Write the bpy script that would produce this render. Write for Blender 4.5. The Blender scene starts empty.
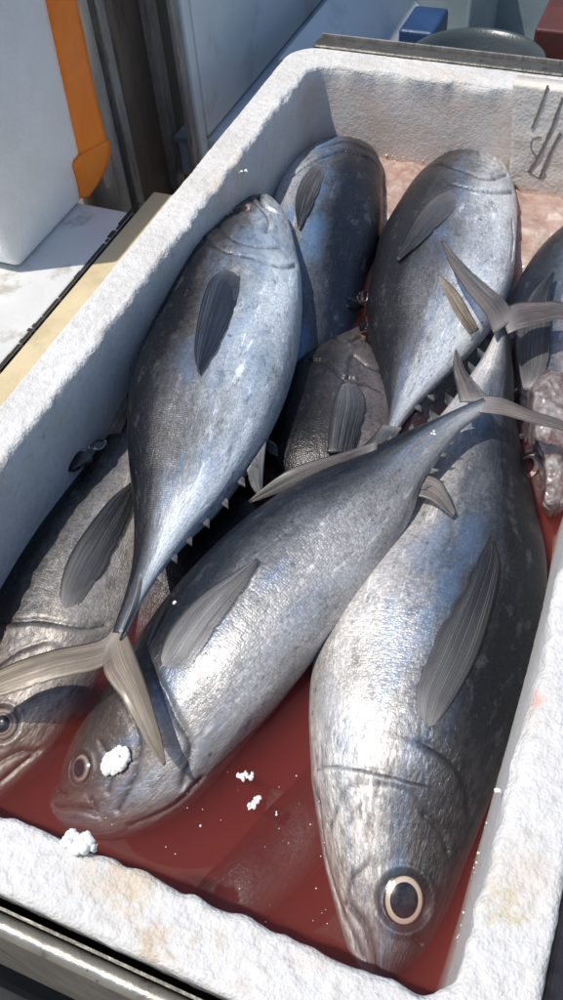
import bpy, bmesh, math, random
import numpy as np
from mathutils import Vector, Matrix, noise
from mathutils.bvhtree import BVHTree

rng = random.Random(7)
scene = bpy.context.scene
COL = scene.collection

# ------------------------------------------------------------------ camera
PITCH, YAW, ROLL, FPX, CAMZ = 0.8931874, 0.4578115, -0.0968920, 870.2, 0.5
def cam_axes():
    cp, sp = math.cos(PITCH), math.sin(PITCH)
    f, u, x = Vector((0, cp, -sp)), Vector((0, sp, cp)), Vector((1, 0, 0))
    x2 = x*math.cos(ROLL) + u*math.sin(ROLL)
    u2 = -x*math.sin(ROLL) + u*math.cos(ROLL)
    Z = Matrix.Rotation(YAW, 3, 'Z')
    return Z @ x2, Z @ u2, Z @ f
CX, CU, CF = cam_axes()
CAM = Vector((0, 0, CAMZ))
cam_d = bpy.data.cameras.new('camera')
cam = bpy.data.objects.new('camera', cam_d); COL.objects.link(cam)
M = Matrix((CX, CU, -CF)).transposed().to_4x4(); M.translation = CAM
cam.matrix_world = M
cam_d.sensor_fit = 'VERTICAL'; cam_d.sensor_height = 24.0; cam_d.lens = 24.0*FPX/1000.0
cam_d.clip_start = 0.01; cam_d.clip_end = 200
scene.camera = cam

# ------------------------------------------------------------------ light
SUN = Vector((-0.34, -0.20, 0.91)).normalized()
world = bpy.data.worlds.new('World'); scene.world = world; world.use_nodes = True
wn = world.node_tree.nodes; wl = world.node_tree.links
bg = wn['Background']; bg.inputs['Strength'].default_value = 0.115
sky = wn.new('ShaderNodeTexSky'); sky.sky_type = 'NISHITA'; sky.sun_disc = False
sky.sun_elevation = math.asin(SUN.z); sky.sun_rotation = math.atan2(SUN.x, SUN.y)
wl.new(sky.outputs[0], bg.inputs[0])
sd = bpy.data.lights.new('sun', 'SUN'); sd.energy = 3.5; sd.angle = math.radians(0.6); sd.color = (1.0, 0.945, 0.86)
so = bpy.data.objects.new('sun', sd); COL.objects.link(so)
so.rotation_euler = (-SUN).to_track_quat('-Z', 'Y').to_euler(); so.location = SUN*5
vs = scene.view_settings
vs.view_transform = 'Standard'; vs.look = 'None'; vs.exposure = 0.22; vs.gamma = 1.0; vs.use_curve_mapping = False
scene.render.engine = 'CYCLES'
cy = scene.cycles
cy.use_denoising = True
cy.max_bounces = 8; cy.transparent_max_bounces = 12; cy.volume_bounces = 2
cy.caustics_reflective = False; cy.caustics_refractive = False

# ------------------------------------------------------------------ helpers
def ray(px, py):
    return CX*((px-281.5)/FPX) + CU*((500-py)/FPX) + CF
def at(px, py, z):
    d = ray(px, py); return CAM + d*((z-CAMZ)/d.z)
def atX(px, py, X):
    d = ray(px, py); return CAM + d*(X/d.x)
def atY(px, py, Y):
    d = ray(px, py); return CAM + d*(Y/d.y)

def link_mesh(name, verts, faces, mat=None, parent=None, smooth=False):
    me = bpy.data.meshes.new(name)
    me.from_pydata([tuple(v) for v in verts], [], [tuple(f) for f in faces])
    me.update()
    if smooth: me.polygons.foreach_set('use_smooth', [True]*len(me.polygons))
    if mat: me.materials.append(mat)
    o = bpy.data.objects.new(name, me); COL.objects.link(o)
    if parent: o.parent = parent
    return o
def link_bm(name, bm, mat=None, parent=None, smooth=False):
    me = bpy.data.meshes.new(name); bm.to_mesh(me); bm.free()
    if smooth: me.polygons.foreach_set('use_smooth', [True]*len(me.polygons))
    if mat: me.materials.append(mat)
    o = bpy.data.objects.new(name, me); COL.objects.link(o)
    if parent: o.parent = parent
    return o
def tag(o, label=None, cat=None, group=None, kind=None):
    if label: o['label'] = label
    if cat: o['category'] = cat
    if group: o['group'] = group
    if kind: o['kind'] = kind
    return o
def empty(name, loc=(0, 0, 0)):
    o = bpy.data.objects.new(name, None); COL.objects.link(o); o.location = loc
    o.empty_display_size = 0.02
    return o
def keep(o, parent):
    """parent a world-space mesh under an empty that has a location"""
    o.parent = parent; o.matrix_parent_inverse = Matrix.Translation(-Vector(parent.location)); return o
def bm_box(bm, lo, hi, bevel=0.0, seg=2):
    r = bmesh.ops.create_cube(bm, size=1.0)
    c = [(a+b)/2 for a, b in zip(lo, hi)]; s = [abs(b-a) for a, b in zip(lo, hi)]
    for v in r['verts']: v.co = Vector((v.co.x*s[0]+c[0], v.co.y*s[1]+c[1], v.co.z*s[2]+c[2]))
    if bevel > 0:
        es = list({e for v in r['verts'] for e in v.link_edges})
        bmesh.ops.bevel(bm, geom=es, offset=bevel, segments=seg, affect='EDGES', profile=0.5)
def box(name, lo, hi, mat, parent=None, bevel=0.0, seg=2, smooth=False):
    bm = bmesh.new(); bm_box(bm, lo, hi, bevel, seg); return link_bm(name, bm, mat, parent, smooth)

# ------------------------------------------------------------------ material helpers
class NT:
    def __init__(s, name):
        s.m = bpy.data.materials.new(name); s.m.use_nodes = True
        s.t = s.m.node_tree; s.n = s.t.nodes; s.l = s.t.links
        s.b = s.n['Principled BSDF']
    def new(s, typ, **kw):
        nd = s.n.new(typ)
        for k, v in kw.items(): setattr(nd, k, v)
        return nd
    def set(s, sock, v):
        if hasattr(v, 'links') or hasattr(v, 'is_output'): s.l.new(v, sock)
        else: sock.default_value = v
    def math(s, op, a, b=None, c=None, clamp=False):
        nd = s.new('ShaderNodeMath', operation=op, use_clamp=clamp)
        s.set(nd.inputs[0], a)
        if b is not None: s.set(nd.inputs[1], b)
        if c is not None: s.set(nd.inputs[2], c)
        return nd.outputs[0]
    def mapr(s, v, a, b, c=0.0, d=1.0, smooth=True):
        nd = s.new('ShaderNodeMapRange'); nd.interpolation_type = 'SMOOTHSTEP' if smooth else 'LINEAR'
        s.set(nd.inputs[0], v); nd.inputs[1].default_value = a; nd.inputs[2].default_value = b
        nd.inputs[3].default_value = c; nd.inputs[4].default_value = d
        return nd.outputs[0]
    def vmul(s, v, xyz, add=None):
        nd = s.new('ShaderNodeVectorMath', operation='MULTIPLY'); s.set(nd.inputs[0], v); nd.inputs[1].default_value = xyz
        o = nd.outputs[0]
        if add is not None:
            n2 = s.new('ShaderNodeVectorMath', operation='ADD'); s.set(n2.inputs[0], o); n2.inputs[1].default_value = add; o = n2.outputs[0]
        return o
    def noise(s, vec, scale, detail=3.0, rough=0.55, dist=0.0):
        nd = s.new('ShaderNodeTexNoise'); s.set(nd.inputs['Vector'], vec)
        nd.inputs['Scale'].default_value = scale; nd.inputs['Detail'].default_value = detail
        nd.inputs['Roughness'].default_value = rough; nd.inputs['Distortion'].default_value = dist
        return nd.outputs['Fac']
    def voro(s, vec, scale, feature='F1', out='Distance', rnd=1.0):
        nd = s.new('ShaderNodeTexVoronoi', feature=feature); s.set(nd.inputs['Vector'], vec)
        nd.inputs['Scale'].default_value = scale; nd.inputs['Randomness'].default_value = rnd
        return nd.outputs[out]
    def ramp(s, v, stops, interp='LINEAR'):
        nd = s.new('ShaderNodeValToRGB'); s.set(nd.inputs[0], v); cr = nd.color_ramp; cr.interpolation = interp
        while len(cr.elements) > 1: cr.elements.remove(cr.elements[0])
        cr.elements[0].position = stops[0][0]; cr.elements[0].color = (*stops[0][1], 1)
        for p, c in stops[1:]:
            e = cr.elements.new(p); e.color = (*c, 1)
        return nd.outputs[0]
    def mix(s, f, a, b, blend='MIX'):
        nd = s.new('ShaderNodeMix', data_type='RGBA', blend_type=blend)
        s.set(nd.inputs[0], f)
        for sock, v in ((nd.inputs[6], a), (nd.inputs[7], b)):
            s.set(sock, (*v, 1) if isinstance(v, tuple) and len(v) == 3 else v)
        return nd.outputs[2]
    def gain(s, c, g):
        nd = s.new('ShaderNodeVectorMath', operation='SCALE'); s.set(nd.inputs[0], c); s.set(nd.inputs['Scale'], g); return nd.outputs[0]
    def bump(s, h, strength, dist, normal=None):
        nd = s.new('ShaderNodeBump'); nd.inputs['Strength'].default_value = strength; nd.inputs['Distance'].default_value = dist
        s.set(nd.inputs['Height'], h)
        if normal is not None: s.l.new(normal, nd.inputs['Normal'])
        return nd.outputs[0]
    def attr(s, name, out='Vector'):
        nd = s.new('ShaderNodeAttribute'); nd.attribute_name = name; return nd.outputs[out]
    def pos(s):
        return s.new('ShaderNodeNewGeometry').outputs['Position']
    def sep(s, v):
        nd = s.new('ShaderNodeSeparateXYZ'); s.set(nd.inputs[0], v); return nd.outputs
    def P(s, **kw):
        for k, v in kw.items():
            sock = s.b.inputs[k.replace('_', ' ')]
            if isinstance(v, tuple) and len(v) == 3 and sock.type == 'RGBA': v = (*v, 1)
            s.set(sock, v)
        return s.m

def simple(name, col, rough=0.6, metal=0.0, var=0.15, scale=30, bumpd=0.0008, dirt=None, dirt_amt=0.4, dirt_scale=18):
    t = NT(name); p = t.pos()
    n1 = t.noise(p, scale, 5)
    dark = tuple(c*(1-var) for c in col); light = tuple(min(1, c*(1+var)) for c in col)
    c = t.ramp(n1, [(0.3, dark), (0.7, light)])
    if dirt:
        n2 = t.noise(p, dirt_scale, 8, 0.65)
        c = t.mix(t.mapr(n2, 0.52, 0.68, 0, dirt_amt), c, dirt)
    n3 = t.noise(p, scale*12, 3)
    rg = t.mapr(n1, 0.2, 0.8, max(0.03, rough-0.1), min(1, rough+0.1), False)
    return t.P(Base_Color=c, Roughness=rg, Metallic=metal, Normal=t.bump(n3, 0.5, bumpd))

def foam_material(name, stain=True, bead=190.0, bump=0.6):
    t = NT(name); p = t.pos()
    warp = t.noise(p, 60, 2)
    v1 = t.voro(p, bead, 'SMOOTH_F1')
    v2 = t.voro(p, bead*2.3, 'F1')
    n = t.noise(p, 420, 4, 0.6)
    h = t.math('ADD', t.math('MULTIPLY', v1, -0.9), t.math('ADD', t.math('MULTIPLY', v2, -0.5), t.math('MULTIPLY', n, 0.9)))
    c = t.ramp(t.noise(p, 14, 4), [(0.3, (0.60, 0.59, 0.57)), (0.7, (0.73, 0.725, 0.715))])
    c = t.mix(t.mapr(v1, 0.35, 0.75, 0, 0.4), c, (0.50, 0.48, 0.45))
    if stain:
        xs = t.sep(p)
        # brown-yellow handling stains
        s1 = t.mapr(t.noise(p, 11, 7, 0.66), 0.55, 0.72, 0, 0.6)
        c = t.mix(s1, c, (0.58, 0.47, 0.33))
        def spot(cx, cy_, r0, r1):
            nd = t.new('ShaderNodeVectorMath', operation='DISTANCE'); t.l.new(p, nd.inputs[0]); nd.inputs[1].default_value = (cx, cy_, 0.0)
            return t.mapr(t.math('ADD', nd.outputs['Value'], t.math('MULTIPLY', t.math('SUBTRACT', t.noise(p, 70, 6, 0.7), 0.5), 0.06)), r0, r1, 1, 0)
        for (px_, py_, r_, col_, am) in ((133, 885, 0.020, (0.56, 0.40, 0.22), 0.55), (163, 948, 0.016, (0.50, 0.36, 0.20), 0.6), (95, 880, 0.02, (0.60, 0.48, 0.34), 0.3), (535, 690, 0.012, (0.75, 0.30, 0.22), 0.5), (520, 880, 0.03, (0.60, 0.50, 0.40), 0.4), (505, 905, 0.012, (0.5, 0.42, 0.22), 0.5), (320, 945, 0.02, (0.62, 0.52, 0.42), 0.35)):
            q_ = at(px_, py_, 0.0)
            c = t.mix(t.math('MULTIPLY', spot(q_.x, q_.y, r_*0.15, r_), am), c, col_)
        # pinkish stain plus bounce from the red water, put into the inside walls' colour
        inner = t.mapr(xs[2], -0.006, -0.03, 0, 1)
        soak_bounce = t.math('MULTIPLY', inner, t.mapr(t.noise(p, 22, 6, 0.6), 0.2, 0.75, 0.25, 0.75))
        far = t.mapr(xs[1], 0.9, 1.0, 0.25, 1.0)
        c = t.mix(t.math('MULTIPLY', soak_bounce, far), c, (0.56, 0.44, 0.37))
        # a few grey specks
        s2 = t.mapr(t.voro(p, 24, 'F1'), 0.03, 0.09, 0.5, 0)
        c = t.mix(s2, c, (0.33, 0.29, 0.25))
    if stain: h = t.math('MULTIPLY', h, t.mapr(t.sep(p)[2], -0.012, -0.004, 0.35, 1.0))
    return t.P(Base_Color=c, Roughness=0.62, Normal=t.bump(h, bump, 0.0022), Specular_IOR_Level=0.35)

MAT = {}
MAT['foam'] = foam_material('foam_worn')
MAT['foam_clean'] = simple('foam_clean', (0.82, 0.82, 0.81), 0.45, var=0.04, scale=25, bumpd=0.0025, dirt=(0.66, 0.58, 0.46), dirt_amt=0.35, dirt_scale=5)
MAT['foam_bead'] = simple('foam_bead', (0.85, 0.85, 0.84), 0.55, var=0.04, bumpd=0.0004)

# ------------------------------------------------------------------ the foam box
XL, XR, YF, YB = -0.398, 0.0245, 0.0896, 1.012        # inner rim edges
RL, RR, RF, RB = 0.0415, 0.040, 0.0375, 0.043           # rim widths
ZW = -0.105                                             # water level
ZFLOOR = -0.235
def build_foam_box():
    # profile: (side offset in 0..1 between inner edge and outer edge, z, taper) going from inner bottom over the rim to the outer bottom
    prof = []
    for k in range(34):
        z = -0.235 + (0.235-0.006)*k/33; prof.append(('in', 0.0, z))
    for k in range(1, 6):
        a = k/6*math.pi/2; prof.append(('a', 0.006*(1-math.cos(a)), -0.006+0.006*math.sin(a)))
    nr = 15
    for k in range(nr+1): prof.append(('r', k/nr, 0.0))
    for k in range(1, 5):
        a = k/5*math.pi/2; prof.append(('b', 0.006*(1-math.sin(a)), -0.006*(1-math.cos(a))))
    for k in range(14):
        z = -0.006 - 0.264*k/13; prof.append(('out', 0.0, z))
    # path around a rounded rectangle
    path = []
    def seg(p, q, n):
        for i in range(n): path.append(('s', p[0]+(q[0]-p[0])*i/n, p[1]+(q[1]-p[1])*i/n))
    ri = 0.024
    step = 0.0028
    corners = [(XL, YF), (XR, YF), (XR, YB), (XL, YB)]
    cen = [(XL+ri, YF+ri, 180), (XR-ri, YF+ri, 270), (XR-ri, YB-ri, 0), (XL+ri, YB-ri, 90)]
    pts = []   # (inner point, outer point)
    oc = [(XL-RL, YF-RF), (XR+RR, YF-RF), (XR+RR, YB+RB), (XL-RL, YB+RB)]
    ro = 0.040
    ocen = [(oc[0][0]+ro, oc[0][1]+ro), (oc[1][0]-ro, oc[1][1]+ro), (oc[2][0]-ro, oc[2][1]-ro), (oc[3][0]+ro, oc[3][1]-ro)]
    def cpt(c, r, a): return Vector((c[0]+r*math.cos(math.radians(a)), c[1]+r*math.sin(math.radians(a)), 0))
    for i in range(4):
        a0 = [180, 270, 0, 90][i]
        na = 18
        for k in range(na+1):
            a = a0+90*k/na
            pts.append((cpt(cen[i], ri, a), cpt(ocen[i], ro, a)))
        j = (i+1) % 4
        p0, q0 = pts[-1]
        a1 = [180, 270, 0, 90][j]
        p1, q1 = cpt(cen[j], ri, a1), cpt(ocen[j], ro, a1)
        n = int((p1-p0).length/step)
        for k in range(1, n): pts.append((p0.lerp(p1, k/n), q0.lerp(q1, k/n)))
    verts = []; NP = len(prof)
    for (pi, po) in pts:
        d = (po-pi); w = d.length; d = d/w
        # ragged inner edge of the torn rim
        rag = 0.0035*noise.noise((pi.x*26, pi.y*26, 3.1)) + 0.0030*noise.noise((pi.x*85, pi.y*85, 9.7))
        nick = max(0.0, noise.noise((pi.x*19+4, pi.y*19, 1.7))-0.36)*0.022
        for kind, a, z in prof:
            if kind == 'in':
                tz = z/ZFLOOR
                p = pi - d*(0.007*tz) + d*(rag*max(0, 1+z/0.03))
                p = Vector((p.x, p.y, z - nick*max(0, 1+z/0.012)*0.4))
            elif kind == 'a':
                p = pi + d*(a+rag+nick*0.6); p.z = z - nick*0.35
            elif kind == 'r':
                e0 = 0.006 + rag + nick*0.6; e1 = w-0.006
                p = pi + d*(e0+(e1-e0)*a); p.z = -nick*0.35*max(0, 1-a*5)
            elif kind == 'b':
                p = po - d*a; p.z = z
            else:
                p = po - d*(0.02*(z+0.006)/-0.264); p.z = z
            # lumpy beads and broad unevenness
            cell = noise.voronoi((p.x*150, p.y*150, p.z*150))[0][0]
            bead = (0.45-cell)*0.0013
            big = 0.0010*noise.noise((p.x*14, p.y*14, p.z*14)) + 0.0005*noise.noise((p.x*48, p.y*48, p.z*48)) + 0.0007*noise.noise((p.x*160, p.y*160, p.z*160))
            amt = bead + big
            if kind == 'r': p.z += amt*1.15
            elif kind in ('in', 'a'): p -= d*(amt*(0.8 if kind == 'a' else 0.32))
            else: p += d*(amt*0.8)
            verts.append(p)
    faces = []; NN = len(pts)
    for i in range(NN):
        j = (i+1) % NN
        for k in range(NP-1):
            faces.append((i*NP+k, i*NP+k+1, j*NP+k+1, j*NP+k))
    # inner floor and outer underside
    faces.append([i*NP for i in range(NN)])
    faces.append([i*NP+NP-1 for i in range(NN)][::-1])
    o = link_mesh('foam_fish_box', verts, faces, MAT['foam'], None, True)
    return tag(o, 'large open white foam box with rough rim holding fish in bloody water', 'foam box')
build_foam_box()

# ------------------------------------------------------------------ bloody water
def build_water():
    t = NT('bloody_water')
    t.n.remove(t.b)
    out = t.n['Material Output']
    p = t.pos()
    h = t.math('ADD', t.noise(p, 26, 3), t.math('MULTIPLY', t.noise(p, 90, 2), 0.25))
    nrm = t.bump(h, 0.16, 0.006)
    tr = t.new('ShaderNodeBsdfTransparent')
    gl = t.new('ShaderNodeBsdfGlossy'); gl.inputs['Roughness'].default_value = 0.03; t.l.new(nrm, gl.inputs['Normal'])
    fr = t.new('ShaderNodeFresnel'); fr.inputs['IOR'].default_value = 1.34; t.l.new(nrm, fr.inputs['Normal'])
    mx = t.new('ShaderNodeMixShader'); t.l.new(fr.outputs[0], mx.inputs[0]); t.l.new(tr.outputs[0], mx.inputs[1]); t.l.new(gl.outputs[0], mx.inputs[2])
    t.l.new(mx.outputs[0], out.inputs['Surface'])
    sc = t.new('ShaderNodeVolumeScatter'); sc.inputs['Color'].default_value = (0.68, 0.135, 0.105, 1); sc.inputs['Density'].default_value = 14.0
    ab = t.new('ShaderNodeVolumeAbsorption'); ab.inputs['Color'].default_value = (0.60, 0.10, 0.08, 1); ab.inputs['Density'].default_value = 10.0
    ad = t.new('ShaderNodeAddShader'); t.l.new(sc.outputs[0], ad.inputs[0]); t.l.new(ab.outputs[0], ad.inputs[1])
    t.l.new(ad.outputs[0], out.inputs['Volume'])
    e = 0.012
    o = box('water', (XL-e, YF-e, ZFLOOR-0.004), (XR+e, YB+e, ZW), t.m)
    return tag(o, 'murky dark red bloody water around the fish in the foam box', 'water', kind='structure')
build_water()

# ------------------------------------------------------------------ fish
def fish_material(name, seed, belly=(0.60, 0.60, 0.58), mid=(0.30, 0.315, 0.34), dark=(0.02, 0.027, 0.042), edge=0.42, blue=0.25, headmott=0.5, shift=0.0, brown=0.15):
    t = NT(name); a = t.attr('suv'); x, y, v = t.sep(a)
    L = t.attr('sfrac', 'Fac')
    off = (seed*1.37, seed*0.71, seed*0.3)
    cmb = t.new('ShaderNodeCombineXYZ'); t.l.new(x, cmb.inputs[0]); t.l.new(y, cmb.inputs[1])
    uv = t.vmul(cmb.outputs[0], (1, 1, 1), off)
    nb = t.noise(t.vmul(uv, (14, 26, 1)), 1.0, 5, 0.6)
    nf = t.noise(t.vmul(uv, (120, 260, 1)), 1.0, 4, 0.65)
    vv = t.math('ADD', v, t.math('ADD', t.math('MULTIPLY', t.math('SUBTRACT', nb, 0.5), 0.55), t.math('MULTIPLY', t.math('SUBTRACT', nf, 0.5), 0.28)))
    vv = t.math('ADD', vv, shift)
    u = t.mapr(vv, -1.0, 1.0, 0, 1, False)
    e = 0.5+edge*0.5
    lm = tuple(0.55*b+0.45*m for b, m in zip(belly, mid))
    dk = tuple(0.40*m for m in mid)
    c = t.ramp(u, [(0.0, belly), (e-0.36, tuple(b*0.92 for b in belly)), (e-0.22, lm), (e-0.09, mid), (e+0.05, dk), (e+0.17, dark)])
    # scales: individual tone
    sv = t.vmul(uv, (520, 430, 1))
    vor = t.new('ShaderNodeTexVoronoi', feature='F1'); t.l.new(sv, vor.inputs['Vector']); vor.inputs['Scale'].default_value = 1.0; vor.inputs['Randomness'].default_value = 0.55
    cellc = t.sep(vor.outputs['Color'])[0]
    body = t.mapr(L, 0.24, 0.32, 0, 1)
    scg = t.math('ADD', 1.0, t.math('MULTIPLY', body, t.math('SUBTRACT', t.mapr(cellc, 0, 1, -0.13, 0.22, False), t.mapr(vor.outputs['Distance'], 0.35, 0.75, 0.0, 0.25))))
    c = t.gain(c, scg)
    # broad cloudy patches, dull grey blotches and pale rubbed streaks
    cl = t.noise(t.vmul(uv, (9, 16, 1), (2, 6, 0)), 1.0, 4, 0.6)
    c = t.gain(c, t.mapr(cl, 0.3, 0.7, 0.60, 1.35, False))
    sc1 = t.mapr(t.noise(t.vmul(uv, (42, 60, 1), (3, 8, 0)), 1.0, 7, 0.68), 0.54, 0.68, 0, 1)
    c = t.mix(t.math('MULTIPLY', sc1, 0.6), c, tuple(0.45*m for m in mid))
    sc2 = t.mapr(t.noise(t.vmul(uv, (30, 110, 1), (9, 2, 0)), 1.0, 7, 0.7, 0.6), 0.56, 0.70, 1.0, 1.9)
    c = t.gain(c, sc2)
    # dark mottling over the shoulder and back edge, fine dark speckles
    mo = t.mapr(t.noise(t.vmul(uv, (110, 130, 1), (6, 1, 0)), 1.0, 8, 0.75, 0.3), 0.50, 0.62, 0, 1)
    mz = t.math('MULTIPLY', t.mapr(v, edge-0.75, edge+0.1, 0, 1), t.mapr(L, 0.15, 0.5, 1.0, 0.35))
    c = t.mix(t.math('MULTIPLY', t.math('MULTIPLY', mo, mz), 0.75), c, tuple(1.2*d_ for d_ in dark))
    spk = t.mapr(t.voro(t.vmul(uv, (38, 38, 1), (2, 2, 0)), 1.0, 'F1'), 0.05, 0.11, 0.6, 0)
    c = t.mix(spk, c, (0.04, 0.042, 0.05))
    # fine dark scratches
    scr = t.mapr(t.noise(t.vmul(uv, (60, 190, 1), (1, 4, 0)), 1.0, 3, 0.5, 1.2), 0.665, 0.71, 0, 0.4)
    c = t.mix(scr, c, (0.06, 0.06, 0.07))
    # head: brownish grey mottling
    head = t.mapr(L, 0.20, 0.31, 1, 0)
    hm = t.mapr(t.noise(t.vmul(uv, (75, 95, 1), (5, 5, 0)), 1.0, 8, 0.72), 0.40, 0.66, 0, 1)
    c = t.mix(t.math('MULTIPLY', t.math('MULTIPLY', head, hm), headmott), c, (0.055, 0.05, 0.052))
    c = t.mix(t.math('MULTIPLY', t.mapr(L, 0.06, 0.36, 1, 0), t.mapr(nb, 0.35, 0.65, brown*0.6, brown)), c, (0.13, 0.088, 0.07))
    # iridescent blue sheen in patches along the flank
    im = t.math('MULTIPLY', t.mapr(t.noise(t.vmul(uv, (13, 30, 1), (7, 7, 0)), 1.0, 5, 0.6), 0.47, 0.66, 0, 1), t.mapr(t.math('ABSOLUTE', t.math('ADD', v, -edge+0.45)), 0.2, 0.75, 1, 0))
    c = t.mix(t.math('MULTIPLY', im, blue), c, (0.12, 0.27, 0.50))
    # dark membrane tone plus crease shade painted along the gill, jaw and mouth grooves
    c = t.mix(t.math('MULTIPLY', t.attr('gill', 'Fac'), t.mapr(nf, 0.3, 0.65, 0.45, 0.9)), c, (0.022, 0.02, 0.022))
    # relief
    hs = t.math('MULTIPLY', t.math('MULTIPLY', vor.outputs['Distance'], -1.0), body)
    wr = t.noise(t.vmul(uv, (170, 240, 1)), 1.0, 6, 0.65, 0.5)
    big = t.noise(t.vmul(uv, (36, 52, 1)), 1.0, 4, 0.6)
    hw = t.math('MULTIPLY', wr, t.mapr(L, 0.2, 0.34, 1.3, 0.65))
    h = t.math('ADD', t.math('MULTIPLY', hs, t.mapr(t.noise(t.vmul(uv, (7, 12, 1), (1, 9, 0)), 1.0, 3), 0.35, 0.65, 0.15, 0.45)), t.math('ADD', hw, t.math('MULTIPLY', big, 0.9)))
    nrm = t.bump(h, 0.55, 0.0013)
    rg = t.mapr(t.math('ADD', t.math('MULTIPLY', wr, 0.6), t.math('MULTIPLY', nb, 0.4)), 0.3, 0.7, 0.22, 0.52, False)
    return t.P(Base_Color=c, Metallic=0.32, Roughness=rg, Normal=nrm, Coat_Weight=0.14, Coat_Roughness=0.10, Coat_Normal=nrm, Specular_IOR_Level=0.4)

def fin_material(name, base=(0.10, 0.095, 0.09), tipc=(0.035, 0.035, 0.04), pale=(0.30, 0.27, 0.23), rough=0.38, alpha=0.86, line=0.6):
    t = NT(name); a = t.attr('ruv'); u, w, q = t.sep(a)
    obj = t.new('ShaderNodeObjectInfo').outputs['Random']
    cmb = t.new('ShaderNodeCombineXYZ'); t.l.new(w, cmb.inputs[0]); t.l.new(u, cmb.inputs[1]); t.l.new(t.math('MULTIPLY', obj, 40.0), cmb.inputs[2])
    # rays of uneven strength, running along the fin
    r1 = t.noise(t.vmul(cmb.outputs[0], (2.0, 0.06, 1)), 1.0, 2, 0.5)
    r2 = t.noise(t.vmul(cmb.outputs[0], (4.4, 0.12, 1), (3, 0, 0)), 1.0, 3, 0.6)
    cl = t.noise(t.vmul(cmb.outputs[0], (0.22, 2.6, 1), (4, 4, 0)), 1.0, 5, 0.65)
    c = t.mix(t.mapr(u, 0.1, 0.9, 0, 1), base, tipc)
    c = t.mix(t.math('MULTIPLY', t.mapr(r1, 0.46, 0.64, 0, line), t.mapr(cl, 0.3, 0.65, 0.2, 1)), c, pale)
    c = t.gain(c, t.mapr(r2, 0.32, 0.54, 1.0-0.8*line, 1.08))
    c = t.gain(c, t.mapr(cl, 0.3, 0.7, 0.75, 1.2, False))
    c = t.mix(t.mapr(u, 0.0, 0.22, 0.55, 0.0), c, tuple(0.5*(x+0.34) for x in pale))
    c = t.gain(c, t.mapr(q, 0.0, 0.14, 0.35, 1.0))           # dark stiff leading ray
    h = t.math('ADD', t.math('MULTIPLY', r1, 1.0), t.math('MULTIPLY', r2, 0.6))
    al = t.mapr(t.math('ADD', r2, t.math('MULTIPLY', q, 0.25)), 0.4, 0.8, 1.0, alpha-0.25)
    al = t.math('MAXIMUM', al, t.mapr(u, 0.0, 0.25, 1.0, 0.0))
    return t.P(Base_Color=c, Roughness=rough, Metallic=0.12, Normal=t.bump(h, 0.6, 0.0006), Coat_Weight=0.2, Coat_Roughness=0.2, Alpha=al)

MAT['fin_dark'] = fin_material('fin_dark', (0.10, 0.10, 0.105), (0.014, 0.015, 0.018), (0.22, 0.225, 0.235))
MAT['fin_grey'] = fin_material('fin_grey', (0.22, 0.22, 0.225), (0.09, 0.092, 0.10), (0.38, 0.38, 0.385), alpha=0.55)
MAT['fin_blue'] = fin_material('fin_blue', (0.03, 0.04, 0.06), (0.012, 0.018, 0.03), (0.09, 0.12, 0.16))
MAT['fin_tan'] = fin_material('fin_tan', (0.25, 0.20, 0.16), (0.18, 0.145, 0.10), (0.50, 0.43, 0.33), rough=0.46, alpha=0.7, line=0.85)
MAT['fin_brown'] = fin_material('fin_brown', (0.12, 0.10, 0.097), (0.07, 0.062, 0.06), (0.30, 0.26, 0.24), rough=0.46, line=0.85)
def eye_mats():
    t = NT('eye_iris'); a = t.attr('rad', 'Fac')
    c = t.ramp(a, [(0.0, (0.30, 0.2, 0.12)), (0.42, (0.45, 0.30, 0.20)), (0.62, (0.40, 0.28, 0.2)), (0.70, (0.60, 0.49, 0.39)), (0.87, (0.52, 0.42, 0.34)), (0.91, (0.05, 0.04, 0.04)), (1.0, (0.03, 0.03, 0.03))])
    MAT['iris'] = t.P(Base_Color=c, Roughness=0.18, Metallic=0.1, Coat_Weight=0.15, Coat_Roughness=0.05, Normal=t.bump(t.noise(t.pos(), 900, 3), 0.3, 0.0004))
    t = NT('eye_iris_bloodshot'); a = t.attr('rad', 'Fac')
    c = t.ramp(a, [(0.0, (0.2, 0.05, 0.05)), (0.6, (0.16, 0.05, 0.05)), (0.8, (0.42, 0.12, 0.11)), (0.92, (0.62, 0.50, 0.47)), (1.0, (0.12, 0.1, 0.1))])
    MAT['iris_red'] = t.P(Base_Color=c, Roughness=0.18, Coat_Weight=0.8, Coat_Roughness=0.05)
    t = NT('eye_iris_white'); a = t.attr('rad', 'Fac')
    c = t.ramp(a, [(0.0, (0.1, 0.1, 0.1)), (0.55, (0.2, 0.18, 0.17)), (0.66, (0.75, 0.72, 0.68)), (0.95, (0.78, 0.75, 0.72)), (1.0, (0.15, 0.13, 0.13))])
    MAT['iris_white'] = t.P(Base_Color=c, Roughness=0.2, Coat_Weight=0.8, Coat_Roughness=0.05)
    t = NT('eye_iris_brown'); a = t.attr('rad', 'Fac')
    c = t.ramp(a, [(0.0, (0.1, 0.07, 0.06)), (0.5, (0.2, 0.14, 0.11)), (0.62, (0.30, 0.22, 0.18)), (0.74, (0.13, 0.10, 0.09)), (0.82, (0.40, 0.33, 0.28)), (0.93, (0.20, 0.165, 0.15)), (1.0, (0.12, 0.1, 0.1))])
    MAT['iris_brown'] = t.P(Base_Color=c, Roughness=0.18, Coat_Weight=0.8, Coat_Roughness=0.05)
    t = NT('eye_pupil')
    MAT['pupil'] = t.P(Base_Color=t.ramp(t.noise(t.pos(), 260, 3), [(0.3, (0.006, 0.008, 0.012)), (0.7, (0.03, 0.036, 0.045))]), Roughness=0.2, Coat_Weight=0.1, Coat_Roughness=0.04)
eye_mats()

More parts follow.
